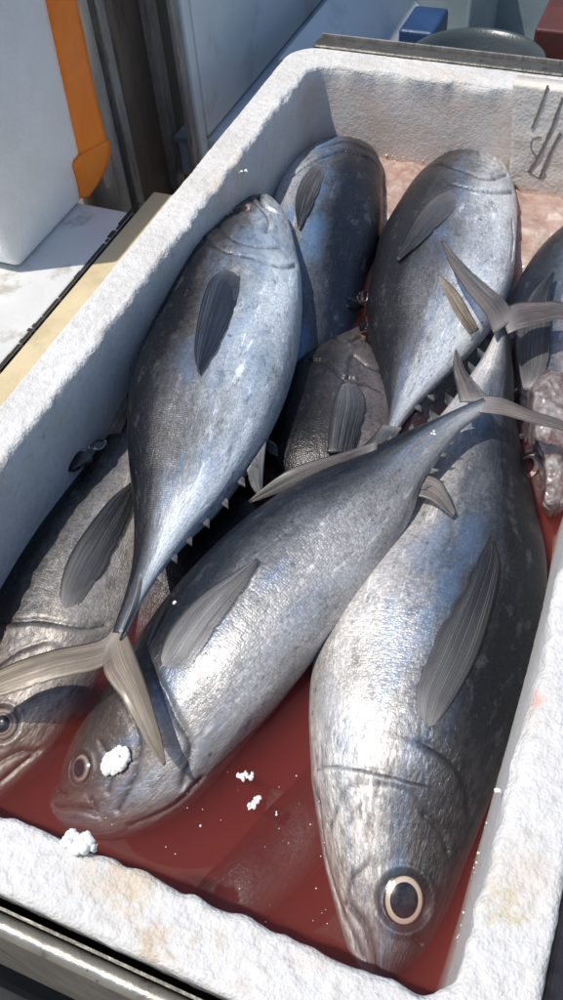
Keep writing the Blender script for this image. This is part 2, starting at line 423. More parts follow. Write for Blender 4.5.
def cr(P, t):
    """Catmull-Rom through rows of P (n,k) at parameter t (0..n-1)"""
    n = len(P); i = np.clip(np.floor(t).astype(int), 0, n-2); f = (t-i)[:, None]
    p0 = np.where((i > 0)[:, None], P[np.maximum(i-1, 0)], 2*P[i]-P[i+1])
    p1 = P[i]; p2 = P[i+1]
    p3 = np.where((i < n-2)[:, None], P[np.minimum(i+2, n-1)], 2*P[i+1]-P[i])
    return 0.5*((2*p1)+(-p0+p2)*f+(2*p0-5*p1+4*p2-p3)*f**2+(-p0+3*p1-3*p2+p3)*f**3)

def poly_resample(pts, n):
    pts = [Vector(p) for p in pts]
    d = [0.0]
    for a, b in zip(pts, pts[1:]): d.append(d[-1]+(b-a).length)
    P = np.array([tuple(p) for p in pts]); T = d[-1]
    tt = np.interp(np.linspace(0, T, n), d, np.arange(len(pts)))
    if len(pts) == 2: return [pts[0].lerp(pts[1], k/(n-1)) for k in range(n)]
    return [Vector(r) for r in cr(P, tt)]

class Fish:
    NS, NTH = 330, 168
    def __init__(s, name, label, tip, stations, mat, roll=0.0, ratio=0.70, seed=1, grooves=(), eye=None, eye_r=0.012):
        s.mat = mat
        # the two outlines (back and belly) are traced; the solid is fitted so that its outline, not its middle plane, meets them
        tgt = [(np.array(st[0:2], float), np.array(st[2:4], float)) for st in stations]
        cur = [(p.copy(), q.copy()) for p, q in tgt]
        half = int(s.NTH*0.68)
        th = np.concatenate([np.linspace(0, np.pi, half, endpoint=False), np.linspace(np.pi, 2*np.pi, s.NTH-half, endpoint=False)])
        th = np.sort((th+np.pi/2) % (2*np.pi))-np.pi/2          # seam underneath
        s.th = th
        ct, sn = np.cos(th), np.sin(th)
        cts = ct; sns = np.sign(sn)*np.abs(sn)**0.80
        Rm = np.array([tuple(CX), tuple(CU), tuple(CF)]); cam0 = np.array(tuple(CAM))
        for it in range(5):
            D = [at(tip[0], tip[1], tip[2])]; V = [D[0].copy()]
            for st, (pd, pv) in zip(stations, cur):
                D.append(at(pd[0], pd[1], st[4])); V.append(at(pv[0], pv[1], st[4]))
            C = [(a+b)/2 for a, b in zip(D, V)]
            H = [(a-b).length/2 for a, b in zip(D, V)]
            H[0] = 0.16*H[1]
            dirs = [(a-b).normalized() if k else None for k, (a, b) in enumerate(zip(D, V))]
            dirs[0] = dirs[1]
            P = np.array([list(c)+[h]+list(d) for c, h, d in zip(C, H, dirs)])
            n = len(P)
            tt = np.linspace(0, 1, s.NS)**1.18*(n-1)
            Q = cr(P, tt)
            hlin = np.interp(tt, np.arange(n), np.array(H))
            h = np.maximum(Q[:, 3], 0.3*hlin); h[0] = H[0]
            c = Q[:, :3]
            for _ in range(6):
                h[1:-1] = 0.25*h[:-2]+0.5*h[1:-1]+0.25*h[2:]
                c[1:-1] = 0.25*c[:-2]+0.5*c[1:-1]+0.25*c[2:]
            T = np.gradient(c, axis=0); T /= np.linalg.norm(T, axis=1)[:, None]
            for _ in range(8): T[1:-1] = T[:-2]+2*T[1:-1]+T[2:]; T /= np.linalg.norm(T, axis=1)[:, None]
            d = Q[:, 4:7]; d = d-(d*T).sum(1)[:, None]*T*0.85; d /= np.linalg.norm(d, axis=1)[:, None]
            N = np.cross(T, d)
            if N[len(N)//2, 2] < 0: N = -N
            N /= np.linalg.norm(N, axis=1)[:, None]
            arc = np.concatenate([[0], np.cumsum(np.linalg.norm(np.diff(c, axis=0), axis=1))]); L = arc[-1]; sf = arc/L
            s.c, s.h, s.T, s.d, s.N, s.sf, s.L = c, h, T, d, N, sf, L
            rt = np.interp(sf, [0, .08, .22, .5, .75, .9, 1.0], [0.62, ratio*0.80, ratio*0.95, ratio, ratio*0.92, ratio*1.05, 1.15])
            s.t = h*rt
            V3 = c[:, None, :] + (h[:, None]*cts[None])[..., None]*d[:, None, :] + (s.t[:, None]*sns[None])[..., None]*N[:, None, :]
            if it == 4: break
            vc = (V3-cam0) @ Rm.T
            px = 281.5+FPX*vc[..., 0]/vc[..., 2]; py = 500-FPX*vc[..., 1]/vc[..., 2]
            for k in range(1, n):
                i0 = int(np.argmin(np.abs(tt-k)))
                pd, pv = tgt[k-1]; ax = pd-pv; wid = np.linalg.norm(ax); ax = ax/wid
                q = (px[i0]-pv[0])*ax[0]+(py[i0]-pv[1])*ax[1]
                cd, cv = cur[k-1]
                cd += ax*np.clip(wid-q.max(), -0.3*wid, 0.3*wid)*0.8; cv += ax*np.clip(0-q.min(), -0.3*wid, 0.3*wid)*0.8
        # outward normals (approx)
        nn = (cts[None]/np.maximum(h, 1e-4)[:, None])[..., None]*d[:, None, :]+(sns[None]/np.maximum(s.t, 1e-4)[:, None])[..., None]*N[:, None, :]
        nn /= np.linalg.norm(nn, axis=2)[..., None]
        # soft body dents
        rs = np.random.RandomState(seed)
        for k in range(5):
            a, b, p, q = rs.uniform(3, 14), rs.randint(1, 4), rs.uniform(0, 6), rs.uniform(0, 6)
            V3 += nn*(0.0007*np.sin(a*sf*2+p)[:, None]*np.cos(b*th+q)[None])[..., None]
        s.V3 = V3; s.nn = nn
        s._bvh()
        # grooves and steps drawn on the skin
        pl = [(poly_resample([tuple(g) + (0,) for g in pix], 3*len(pix)), w, dep) for pix, w, dep in grooves]
        if eye:
            pc = s.hit(*eye)
            s.eye_hit = pc
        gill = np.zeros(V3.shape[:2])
        for gi, (pix, w, dep) in enumerate(pl):
            P3 = [s.hit(p.x, p.y) for p in pix]; P3 = [p[0] for p in P3 if p]
            if len(P3) < 2: continue
            best = np.full(V3.shape[:2], 9.0); sgn = np.zeros(V3.shape[:2])
            for a, b in zip(P3, P3[1:]):
                a = np.array(a); b = np.array(b); ab = b-a; L2 = ab@ab+1e-12
                tpar = np.clip(((V3-a)@ab)/L2, 0, 1)
                vec = V3-(a+tpar[..., None]*ab); dd = np.linalg.norm(vec, axis=2)
                sgn = np.where(dd < best, (vec*T[:, None, :]).sum(2), sgn); best = np.minimum(best, dd)
            V3 -= nn*(1.3*dep*np.exp(-(best/w)**2))[..., None]
            gill = np.maximum(gill, np.exp(-(best/(0.55*w))**2))  # mask for the painted crease darkening
            if gi < 2: V3 += nn*(0.0021*np.exp(-best/0.011)/(1+np.exp(np.clip(sgn/0.0007, -30, 30))))[..., None]
        if eye and s.eye_hit:
            dd = np.linalg.norm(V3-np.array(s.eye_hit[0]), axis=2)
            V3 -= nn*(0.0022*np.exp(-((dd-eye_r*1.02)/(eye_r*0.16))**2) + 0.0012*(dd < eye_r))[..., None]
            V3 += nn*(0.0011*np.exp(-((dd-eye_r*1.32)/(eye_r*0.18))**2))[..., None]
        s._bvh()
        # object
        root = empty(name, tuple(c[len(c)//2] - N[len(c)//2]*s.t[len(c)//2])); s.root = root
        tag(root, label, 'fish', 'fish piled in the foam box')
        NS, NTH = s.NS, s.NTH
        verts = V3.reshape(-1, 3)
        i = np.arange(NS-1)[:, None]; j = np.arange(NTH)[None]; j2 = (j+1) % NTH
        F = np.stack(np.broadcast_arrays(i*NTH+j, i*NTH+j2, (i+1)*NTH+j2, (i+1)*NTH+j), -1).reshape(-1, 4)
        faces = F.tolist()+[list(range(NTH))[::-1], [(NS-1)*NTH+k for k in range(NTH)]]
        o = link_mesh('body', verts, faces, mat, None, True); keep(o, root)
        bm = bmesh.new(); bm.from_mesh(o.data); bmesh.ops.recalc_face_normals(bm, faces=bm.faces); bm.to_mesh(o.data); bm.free()
        hm = h.max()
        suv = np.stack(np.broadcast_arrays(arc[:, None], (th*hm*0.95)[None], np.cos(th+roll)[None]), -1).astype(np.float32)
        at1 = o.data.attributes.new('suv', 'FLOAT_VECTOR', 'POINT'); at1.data.foreach_set('vector', suv.reshape(-1))
        at2 = o.data.attributes.new('sfrac', 'FLOAT', 'POINT'); at2.data.foreach_set('value', np.repeat(sf, NTH).astype(np.float32))
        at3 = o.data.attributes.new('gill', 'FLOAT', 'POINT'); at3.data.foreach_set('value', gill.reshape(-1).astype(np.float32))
        s.body = o
    def _bvh(s):
        NS, NTH = s.NS, s.NTH
        i = np.arange(0, NS-1)[:, None]; j = np.arange(NTH)[None]; j2 = (j+1) % NTH
        F = np.stack(np.broadcast_arrays(i*NTH+j, i*NTH+j2, (i+1)*NTH+j2, (i+1)*NTH+j), -1).reshape(-1, 4)
        s.bvh = BVHTree.FromPolygons(s.V3.reshape(-1, 3).tolist(), F.tolist())
    def hit(s, px, py):
        dr = ray(px, py).normalized()
        loc, nor, idx, dist = s.bvh.ray_cast(CAM, dr)
        if loc is None:
            # nearest point of the body to the ray
            best = None
            for k in range(60):
                p = CAM+dr*(0.3+k*0.02)
                q, n2, i2, d2 = s.bvh.find_nearest(p)
                if best is None or d2 < best[2]: best = (q, n2, d2)
            loc, nor = best[0], best[1]
        i = idx // s.NTH if loc is not None and idx is not None else 0
        nor = Vector(nor)
        if nor.dot(dr) > 0: nor = -nor
        return (loc, nor, i)
    def skin_pts(s, pix, lift0, lift1):
        out = []
        for k, (x, y) in enumerate(pix):
            p, n, _ = s.hit(x, y); f = k/max(1, len(pix)-1)
            out.append(p+n*(lift0+(lift1-lift0)*f))
        return out
    def fin_on_skin(s, name, lead, trail, mat, rays=16, lift=(-0.0012, 0.004), jag=0.035, label=None):
        lead = [(p.x, p.y) for p in poly_resample([(*p, 0) for p in lead], 26)]
        trail = [(p.x, p.y) for p in poly_resample([(*p, 0) for p in trail], 26)]
        NV = 14
        grid = []
        for k in range(26):
            row = []
            u = k/25
            for v in range(NV+1):
                w = v/NV
                x = lead[k][0]*(1-w)+trail[k][0]*w; y = lead[k][1]*(1-w)+trail[k][1]*w
                p, n, _ = s.hit(x, y)
                row.append(p+n*(lift[0]+(lift[1]-lift[0])*u + 0.0010*math.sin(math.pi*min(1, w*1.1))*min(1, u*4)))
            grid.append(row)
        return s._fin(name, grid, mat, rays, jag, label)
    def fin_free(s, name, lead, trail, mat, rays=16, jag=0.03, label=None, bow=0.0018):
        """lead/trail: lists of world points"""
        n = 30; a = poly_resample(lead, n); b = poly_resample(trail, n); NV = 12
        grid = []
        for k in range(n):
            row = []
            for v in range(NV+1):
                w = v/NV; p = a[k].lerp(b[k], w)
                row.append(p+Vector((0, 0, bow*math.sin(math.pi*w)*math.sin(math.pi*k/(n-1)))))
            grid.append(row)
        return s._fin(name, grid, mat, rays, jag, label)
    def _fin(s, name, grid, mat, rays, jag, label):
        r2 = random.Random(len(grid)*rays+int(abs(grid[0][0].x)*9999))
        nu, nv = len(grid), len(grid[0])
        G = [[p.copy() for p in row] for row in grid]
        for k in range(nu):
            u = k/(nu-1)
            # frayed trailing edge
            j = (r2.random()**3*2.0*jag)*min(1, 2*u)
            for v in range(nv):
                w = v/(nv-1)
                if w > 0.6: G[k][v] = G[k][v].lerp(grid[k][0], j*(w-0.6)/0.4)
        P = np.array([[tuple(p) for p in row] for row in G])
        du = np.gradient(P, axis=0); dv = np.gradient(P, axis=1)
        nn = np.cross(du, dv); nl = np.linalg.norm(nn, axis=2); nl[nl < 1e-12] = 1; nn /= nl[..., None]
        if (nn[..., 2]).mean() < 0: nn = -nn
        rip = (np.sin(np.linspace(0, 1, nv)*6*math.pi)[None]*0.6+np.sin(np.linspace(0, 1, nv)*2.3*math.pi)[None])*np.linspace(0.2, 1, nu)[:, None]*0.00025
        P += nn*rip[..., None]
        th = 0.0005+0.0006*(1-np.linspace(0, 1, nu))[:, None]*np.ones((1, nv))
        top = (P+nn*th[..., None]*0.5).reshape(-1, 3); bot = (P-nn*th[..., None]*0.5).reshape(-1, 3)
        n0 = nu*nv; faces = []
        for k in range(nu-1):
            for v in range(nv-1):
                a = k*nv+v; faces.append((a, a+1, a+nv+1, a+nv)); faces.append((n0+a, n0+a+nv, n0+a+nv+1, n0+a+1))
        rim = [k*nv for k in range(nu)]+[(nu-1)*nv+v for v in range(1, nv)]+[k*nv+nv-1 for k in range(nu-2, -1, -1)]+[v for v in range(nv-2, 0, -1)]
        for a, b in zip(rim, rim[1:]+rim[:1]): faces.append((a, b, n0+b, n0+a))
        o = link_mesh(name, np.concatenate([top, bot]), faces, mat, None, True); keep(o, s.root)
        uu = np.repeat(np.linspace(0, 1, nu), nv); ww = np.tile(np.linspace(0, 1, nv)*rays, nu)
        ruv = np.stack([uu, ww, np.tile(np.linspace(0, 1, nv), nu)], -1); ruv = np.concatenate([ruv, ruv]).astype(np.float32)
        at1 = o.data.attributes.new('ruv', 'FLOAT_VECTOR', 'POINT'); at1.data.foreach_set('vector', ruv.reshape(-1))
        if label: o['label'] = label
        return o
    def eye(s, px, py, r, iris='iris', pr=0.62, squash=(1, 1), tilt=None):
        p, n, i = s.hit(px, py)
        if tilt is not None: n = (n+Vector(tilt)).normalized()
        T = Vector(s.T[min(max(i, 0), s.NS-1)]); t1 = (T-n*T.dot(n)).normalized(); t2 = n.cross(t1)
        def dome(name, rad, z0, hgt, mat, parent, nr=10, na=40, sq=(1, 1)):
            vs, fs, rd = [p+n*(z0+hgt)], [], [0.0]
            for k in range(1, nr+1):
                q = k/nr
                for a in range(na):
                    A = 2*math.pi*a/na
                    vs.append(p+n*(z0+hgt*(1-q**2.2))+t1*(rad*q*math.cos(A)*sq[0])+t2*(rad*q*math.sin(A)*sq[1])); rd.append(q)
            for a in range(na): fs.append((0, 1+a, 1+(a+1) % na))
            for k in range(nr-1):
                for a in range(na):
                    b = 1+k*na; fs.append((b+a, b+na+a, b+na+(a+1) % na, b+(a+1) % na))
            o = link_mesh(name, vs, fs, mat, None, True)
            at1 = o.data.attributes.new('rad', 'FLOAT', 'POINT'); at1.data.foreach_set('value', np.array(rd, dtype=np.float32))
            return o
        e = dome('eye', r, -0.0008, 0.0030, MAT[iris], None, sq=squash); keep(e, s.root)
        pu = dome('pupil', r*pr, 0.0010, 0.0014, MAT['pupil'], None, sq=squash)
        pu.parent = e
        pu.matrix_parent_inverse = (e.matrix_parent_inverse).inverted() if False else Matrix.Identity(4)
        return e
    def ridge(s, f, side, extra=0.0):
        i = int(np.argmin(np.abs(s.sf-f)))
        sg = 1 if side == 'd' else -1
        return Vector(s.c[i]+s.d[i]*sg*(s.h[i]+extra)), Vector(s.T[i]), Vector(s.d[i]*sg), Vector(s.N[i])
    def finlets(s, side, fs, size, mat):
        for f in fs:
            p, T, o, N = s.ridge(f, side, -0.0012)
            k = size*(1.15-0.35*(f-fs[0])/max(1e-6, fs[-1]-fs[0]))
            a = p-T*k*0.45; b = p+T*k*0.35; tip = p+o*k*0.75+T*k*0.75; mid = p+o*k*0.55-T*k*0.02
            vs = []
            for q in (a, b, tip, mid):
                vs.append(q+N*0.0008); 
            for q in (a, b, tip, mid): vs.append(q-N*0.0008)
            fcs = [(0, 1, 2, 3), (7, 6, 5, 4), (0, 4, 5, 1), (1, 5, 6, 2), (2, 6, 7, 3), (3, 7, 4, 0)]
            ob = link_mesh('finlet', vs, fcs, mat); keep(ob, s.root)
            at1 = ob.data.attributes.new('ruv', 'FLOAT_VECTOR', 'POINT')
            at1.data.foreach_set('vector', np.array([(0, 0, .5), (0, 1, .5), (1, 1, .5), (1, 0, .5)]*2, dtype=np.float32).reshape(-1))
    def ridge_fin(s, name, side, f0, f1, height, sweep, mat, rays=10):
        lead, trail = [], []
        n = 8
        p0, T, o, N = s.ridge(f0, side, -0.002); p1, T1, o1, N1 = s.ridge(f1, side, -0.002)
        lead = [p0, p0+o*height*0.5+T*sweep*0.35, p0+o*height+T*sweep]
        trail = [p1, p1+o1*height*0.15+T1*sweep*0.12, p0+o*height+T*(sweep+0.004)]
        return s.fin_free(name, lead, trail, mat, rays, bow=0.0)

def zpts(pix):
    return [at(*p) for p in pix]

# --- fish lying head up on top of the pile, belly to the right
FA = Fish('fish', 'silver fish on top of the pile, head up, tail spread over the lower left heads', (268, 196, -0.062),
    [(252, 194, 274, 211, -0.062), (232, 203, 283, 235, -0.062), (206, 230, 292, 266, -0.063), (183, 260, 298, 302, -0.065), (160, 305, 298, 347, -0.066),
     (141, 350, 289, 391, -0.066), (130, 392, 272, 433, -0.065), (127, 436, 250, 470, -0.064), (130, 482, 222, 505, -0.062), (133, 525, 190, 537, -0.060),
     (133, 560, 163, 570, -0.058), (126, 595, 145, 600, -0.056), (113, 634, 126, 638, -0.054)],
    fish_material('skin_top', 1, belly=(0.74, 0.79, 0.82), mid=(0.18, 0.18, 0.19), dark=(0.008, 0.009, 0.012), edge=-0.10, blue=0.34), roll=0.30, ratio=0.70, seed=3,
    grooves=[([(203, 238), (222, 251), (250, 258), (282, 268), (295, 266)], 0.0028, 0.0018), ([(258, 196), (263, 205), (274, 211)], 0.0028, 0.0035),
             ([(218, 226), (232, 240), (255, 247), (280, 248)], 0.0026, 0.0014), ([(249, 199), (258, 206), (268, 219), (266, 232)], 0.0022, 0.0014)], eye=(240, 210), eye_r=0.0135)
FA.fin_on_skin('pectoral_fin', [(226, 263), (208, 285), (199, 318), (195, 352), (198, 375)], [(229, 264), (240, 275), (238, 296), (230, 322), (216, 352), (199, 377)], MAT['fin_blue'], 14)
FA.eye(240, 210, 0.0130, 'iris_red', 0.70, (1.0, 0.85), tilt=(0.05, -0.15, 0.05))
FA.fin_free('caudal_fin', zpts([(117, 622, -0.052), (100, 640, -0.052), (50, 651, -0.052), (0, 669, -0.056), (-45, 700, -0.062)]),
            zpts([(120, 650, -0.050), (100, 668, -0.050), (55, 680, -0.052), (0, 697, -0.058), (-45, 704, -0.063)]), MAT['fin_tan'], 13, label='left lobe of the forked tail')
FA.fin_free('caudal_fin', zpts([(122, 622, -0.052), (132, 645, -0.051), (148, 690, -0.055), (161, 735, -0.062), (166, 764, -0.068)]),
            zpts([(106, 645, -0.050), (104, 672, -0.050), (122, 700, -0.054), (145, 742, -0.062), (164, 767, -0.068)]), MAT['fin_tan'], 13, label='right lobe of the forked tail')
FA.fin_free('keel', zpts([(140, 572, -0.034), (132, 602, -0.040), (119, 640, -0.048)]), zpts([(143, 573, -0.034), (138, 602, -0.041), (121, 640, -0.049)]), MAT['fin_dark'], 3, jag=0, bow=0.002)
FA.fin_free('anal_fin', zpts([(267, 438, -0.066), (264, 465, -0.066), (262, 497, -0.070)]), zpts([(247, 470, -0.064), (250, 484, -0.066), (259, 498, -0.070)]), MAT['fin_grey'], 10)
FA.finlets('v', [0.675, 0.715, 0.755, 0.795, 0.83, 0.865, 0.90], 0.011, MAT['fin_grey'])

# --- fish lying diagonally across the middle, head in the lower left
FB = Fish('fish', 'grey fish lying diagonally across the middle with white foam crumbs on its head', (52, 802, -0.147),
    [(60, 770, 84, 832, -0.143), (80, 732, 128, 838, -0.135), (108, 693, 178, 812, -0.124), (132, 652, 226, 764, -0.112), (158, 610, 270, 718, -0.102),
     (195, 565, 306, 671, -0.093), (240, 522, 341, 627, -0.085), (290, 487, 379, 579, -0.076), (335, 464, 403, 535, -0.067), (375, 446, 421, 492, -0.060),
     (415, 426, 441, 457, -0.053), (450, 411, 463, 430, -0.047), (482, 399, 488, 412, -0.043)],
    fish_material('skin_diagonal', 2, belly=(0.44, 0.435, 0.43), mid=(0.15, 0.157, 0.172), dark=(0.012, 0.016, 0.024), edge=0.06, blue=0.26, headmott=0.6, brown=0.75), roll=0.1, ratio=0.70, seed=5,
    grooves=[([(150, 668), (165, 695), (176, 720), (190, 746), (182, 785)], 0.0030, 0.0020), ([(54, 807), (75, 807), (96, 812)], 0.0026, 0.003),
             ([(96, 813), (91, 800)], 0.002, 0.002), ([(118, 690), (138, 735), (135, 775), (118, 810)], 0.003, 0.0014), ([(100, 742), (112, 765), (108, 792)], 0.0025, 0.001), ([(200, 780), (170, 808), (130, 826)], 0.0025, 0.0014), ([(58, 790), (66, 794)], 0.0016, 0.0015)], eye=(80, 768), eye_r=0.0098)
FB.fin_on_skin('pectoral_fin', [(156, 672), (165, 640), (182, 615), (205, 594), (235, 575), (258, 561)], [(160, 675), (188, 668), (204, 648), (218, 627), (234, 605), (248, 585), (260, 563)], MAT['fin_grey'], 20)
FB.eye(80, 768, 0.0098, 'iris_brown', 0.66)
FB.fin_free('caudal_fin', zpts([(460, 402, -0.038), (456, 385, -0.036), (453, 368, -0.036), (455, 350, -0.034)]), zpts([(492, 402, -0.038), (480, 388, -0.036), (466, 370, -0.036), (457, 350, -0.034)]), MAT['fin_brown'], 12, label='upper lobe of the forked tail')
FB.fin_free('caudal_fin', zpts([(476, 396, -0.038), (500, 397, -0.036), (530, 410, -0.038), (563, 421, -0.042), (597, 440, -0.048)]), zpts([(478, 412, -0.040), (505, 416, -0.040), (530, 423, -0.041), (563, 431, -0.045), (597, 442, -0.049)]), MAT['fin_brown'], 10, label='right lobe of the forked tail')
FB.fin_free('dorsal_fin', zpts([(378, 441, -0.046), (345, 452, -0.046), (300, 465, -0.050), (276, 478, -0.056), (248, 501, -0.066)]), zpts([(377, 450, -0.048), (345, 464, -0.052), (305, 482, -0.058), (278, 494, -0.064), (250, 503, -0.067)]), MAT['fin_brown'], 8)
FB.fin_free('pelvic_fin', zpts([(368, 588, -0.074), (392, 577, -0.074), (416, 546, -0.072)]), zpts([(378, 567, -0.070), (398, 556, -0.071), (415, 544, -0.072)]), MAT['fin_brown'], 8)
FB.fin_free('anal_fin', zpts([(418, 472, -0.058), (441, 481, -0.056), (456, 512, -0.060)]), zpts([(416, 496, -0.062), (431, 501, -0.061), (453, 518, -0.061)]), MAT['fin_brown'], 9, bow=0.0)
FB.finlets('d', [0.70, 0.745, 0.79, 0.83, 0.87, 0.905], 0.009, MAT['fin_grey'])
FB.finlets('v', [0.80, 0.835, 0.87, 0.90], 0.008, MAT['fin_grey'])

# --- the biggest fish, along the right wall, head at the bottom
FC = Fish('fish', 'biggest fish along the right wall, head down in red water with staring pale eye', (381, 990, -0.134),
    [(418, 962, 349, 950, -0.131), (447, 905, 331, 897, -0.127), (468, 845, 319, 842, -0.123), (492, 785, 311, 787, -0.120), (514, 725, 311, 737, -0.118),
     (530, 665, 318, 687, -0.117), (542, 602, 335, 632, -0.115), (545, 545, 365, 570, -0.113), (532, 490, 395, 511, -0.109), (521, 440, 425, 455, -0.102),
     (514, 402, 455, 410, -0.092), (512, 365, 479, 370, -0.078), (510, 338, 492, 339, -0.064), (509, 318, 499, 318, -0.053)],
    fish_material('skin_big', 3, belly=(0.60, 0.575, 0.55), mid=(0.15, 0.16, 0.18), dark=(0.008, 0.010, 0.014), edge=0.03, blue=0.28, headmott=0.7), roll=0.18, ratio=0.66, seed=8,
    grooves=[([(318, 770), (335, 766), (380, 774), (423, 785)], 0.0014, 0.0010), ([(423, 744), (448, 760), (465, 785), (468, 815)], 0.0034, 0.0016),
             ([(330, 826), (340, 802), (352, 787), (380, 786), (402, 789), (416, 800), (424, 814)], 0.0016, 0.0009), ([(377, 972), (372, 947), (365, 925), (350, 905)], 0.0022, 0.0022),
             ([(319, 800), (324, 850), (338, 900), (362, 955)], 0.0022, 0.0014), ([(416, 938), (422, 944)], 0.0016, 0.0018), ([(424, 814), (440, 830), (448, 852)], 0.002, 0.0010), ([(345, 905), (352, 880), (366, 866)], 0.002, 0.0008)], eye=(404, 900), eye_r=0.0150)
FC.fin_on_skin('pectoral_fin', [(426, 737), (446, 712), (463, 684), (478, 652), (491, 604), (496, 566), (489, 541)], [(428, 734), (417, 712), (416, 688), (424, 664), (436, 636), (449, 610), (463, 583), (478, 559), (488, 541)], MAT['fin_dark'], 20, lift=(-0.0012, 0.006), jag=0.07)
FC.eye(404, 900, 0.0150, 'iris', 0.68, (1.08, 0.90))
FC.fin_free('caudal_fin', zpts([(494, 334, -0.048), (484, 312, -0.044), (466, 290, -0.040), (450, 265, -0.034), (441, 241, -0.026)]), zpts([(516, 318, -0.048), (506, 302, -0.044), (488, 286, -0.040), (466, 266, -0.034), (443, 241, -0.026)]), MAT['fin_brown'], 14, label='left lobe of the forked tail')
FC.fin_free('caudal_fin', zpts([(500, 312, -0.048), (517, 303, -0.045), (540, 302, -0.044), (563, 303, -0.044), (612, 322, -0.048)]), zpts([(508, 334, -0.050), (520, 329, -0.047), (542, 324, -0.046), (563, 320, -0.046), (612, 326, -0.048)]), MAT['fin_brown'], 12, label='right lobe of the forked tail')
FC.finlets('v', [0.80, 0.835, 0.87, 0.90, 0.93], 0.013, MAT['fin_dark'])
FC.finlets('d', [0.80, 0.84, 0.88], 0.008, MAT['fin_dark'])

# --- fish along the left wall, head in the lower left corner
FD = Fish('fish', 'fish along the left wall, eye at the left picture edge, under the tail fin', (-58, 806, -0.146),
    [(-60, 762, -12, 812, -0.143), (-53, 705, 34, 783, -0.137), (-35, 647, 76, 733, -0.131), (-13, 592, 110, 680, -0.126), (14, 547, 138, 622, -0.123),
     (42, 505, 158, 566, -0.122), (72, 464, 174, 506, -0.122), (100, 426, 184, 452, -0.122), (124, 387, 190, 402, -0.122), (148, 347, 190, 354, -0.122), (163, 322, 180, 325, -0.122)],
    fish_material('skin_left', 4, belly=(0.48, 0.44, 0.40), mid=(0.20, 0.19, 0.185), dark=(0.005, 0.006, 0.008), edge=0.04, blue=0.05, headmott=0.6, brown=0.8), roll=0.05, ratio=0.68, seed=12,
    grooves=[([(-5, 622), (20, 622), (40, 621), (82, 628), (105, 625)], 0.0025, 0.002), ([(-5, 668), (18, 652), (45, 642)], 0.003, 0.0015), ([(-40, 785), (-5, 764), (18, 752), (38, 751)], 0.0025, 0.0026), ([(0, 782), (20, 765), (38, 751)], 0.002, 0.002)],
    eye=(2, 724), eye_r=0.0115)
FD.fin_on_skin('pectoral_fin', [(61, 618), (60, 588), (69, 558), (87, 530), (110, 502), (132, 484)], [(64, 618), (78, 606), (92, 588), (106, 568), (116, 547), (127, 520), (134, 490)], MAT['fin_dark'], 18)
FD.eye(2, 724, 0.0115, 'iris_brown', 0.64)
FD.fin_free('dorsal_fin', zpts([(90, 446, -0.100), (103, 420, -0.086), (126, 392, -0.078)]), zpts([(110, 445, -0.098), (122, 432, -0.090), (130, 410, -0.080)]), MAT['fin_tan'], 10)

# --- dark blue backed fish at the back, head up against the far end
FE = Fish('fish', 'dark blue backed fish at the far end beside the left wall, head up', (343, 133, -0.112),
    [(366, 142, 321, 148, -0.112), (380, 163, 298, 173, -0.110), (384, 197, 276, 205, -0.110), (380, 237, 268, 247, -0.111), (366, 277, 264, 290, -0.114),
     (360, 314, 266, 332, -0.118), (346, 352, 268, 372, -0.124), (306, 390, 268, 408, -0.132), (288, 435, 268, 444, -0.140)],
    fish_material('skin_blue', 5, belly=(0.52, 0.53, 0.54), mid=(0.17, 0.195, 0.235), dark=(0.010, 0.015, 0.027), edge=0.12, blue=0.6), roll=-0.12, ratio=0.72, seed=21,
    grooves=[([(292, 176), (305, 166), (322, 157), (345, 151), (368, 158)], 0.0028, 0.0026), ([(318, 148), (345, 142), (364, 148)], 0.0025, 0.0015)])
FE.fin_on_skin('pectoral_fin', [(323, 159), (308, 172), (299, 188), (296, 207), (299, 231)], [(326, 163), (324, 176), (319, 193), (311, 212), (301, 232)], MAT['fin_dark'], 14)

# --- small fish wedged low in the middle
FF = Fish('fish', 'small dusky fish wedged low in the middle, head up, gill cover showing', (344, 316, -0.124),
    [(323, 333, 363, 328, -0.124), (302, 360, 380, 357, -0.123), (280, 400, 397, 398, -0.123), (268, 442, 400, 440, -0.125), (268, 484, 395, 482, -0.129),
     (285, 525, 364, 525, -0.137), (296, 575, 348, 575, -0.145), (314, 640, 326, 640, -0.154)],
    fish_material('skin_small', 6, belly=(0.26, 0.215, 0.20), mid=(0.10, 0.09, 0.09), dark=(0.010, 0.010, 0.012), edge=-0.02, blue=0.03, headmott=0.8), roll=0.0, ratio=0.74, seed=31,
    grooves=[([(308, 360), (325, 362), (342, 378), (349, 378)], 0.0025, 0.0022), ([(349, 378), (352, 356), (366, 366), (381, 372)], 0.0025, 0.0022), ([(345, 384), (365, 384), (383, 392)], 0.0025, 0.002), ([(330, 335), (345, 342), (362, 336)], 0.0022, 0.0018)])
FF.fin_on_skin('pectoral_fin', [(345, 379), (335, 398), (330, 422), (327, 455)], [(347, 380), (358, 386), (366, 405), (360, 430), (353, 455)], MAT['fin_dark'], 12)
FF.fin_free('dorsal_fin', zpts([(292, 455, -0.105), (278, 446, -0.098), (266, 436, -0.094)]), zpts([(306, 462, -0.104), (290, 464, -0.100), (268, 452, -0.096)]), MAT['fin_brown'], 8)

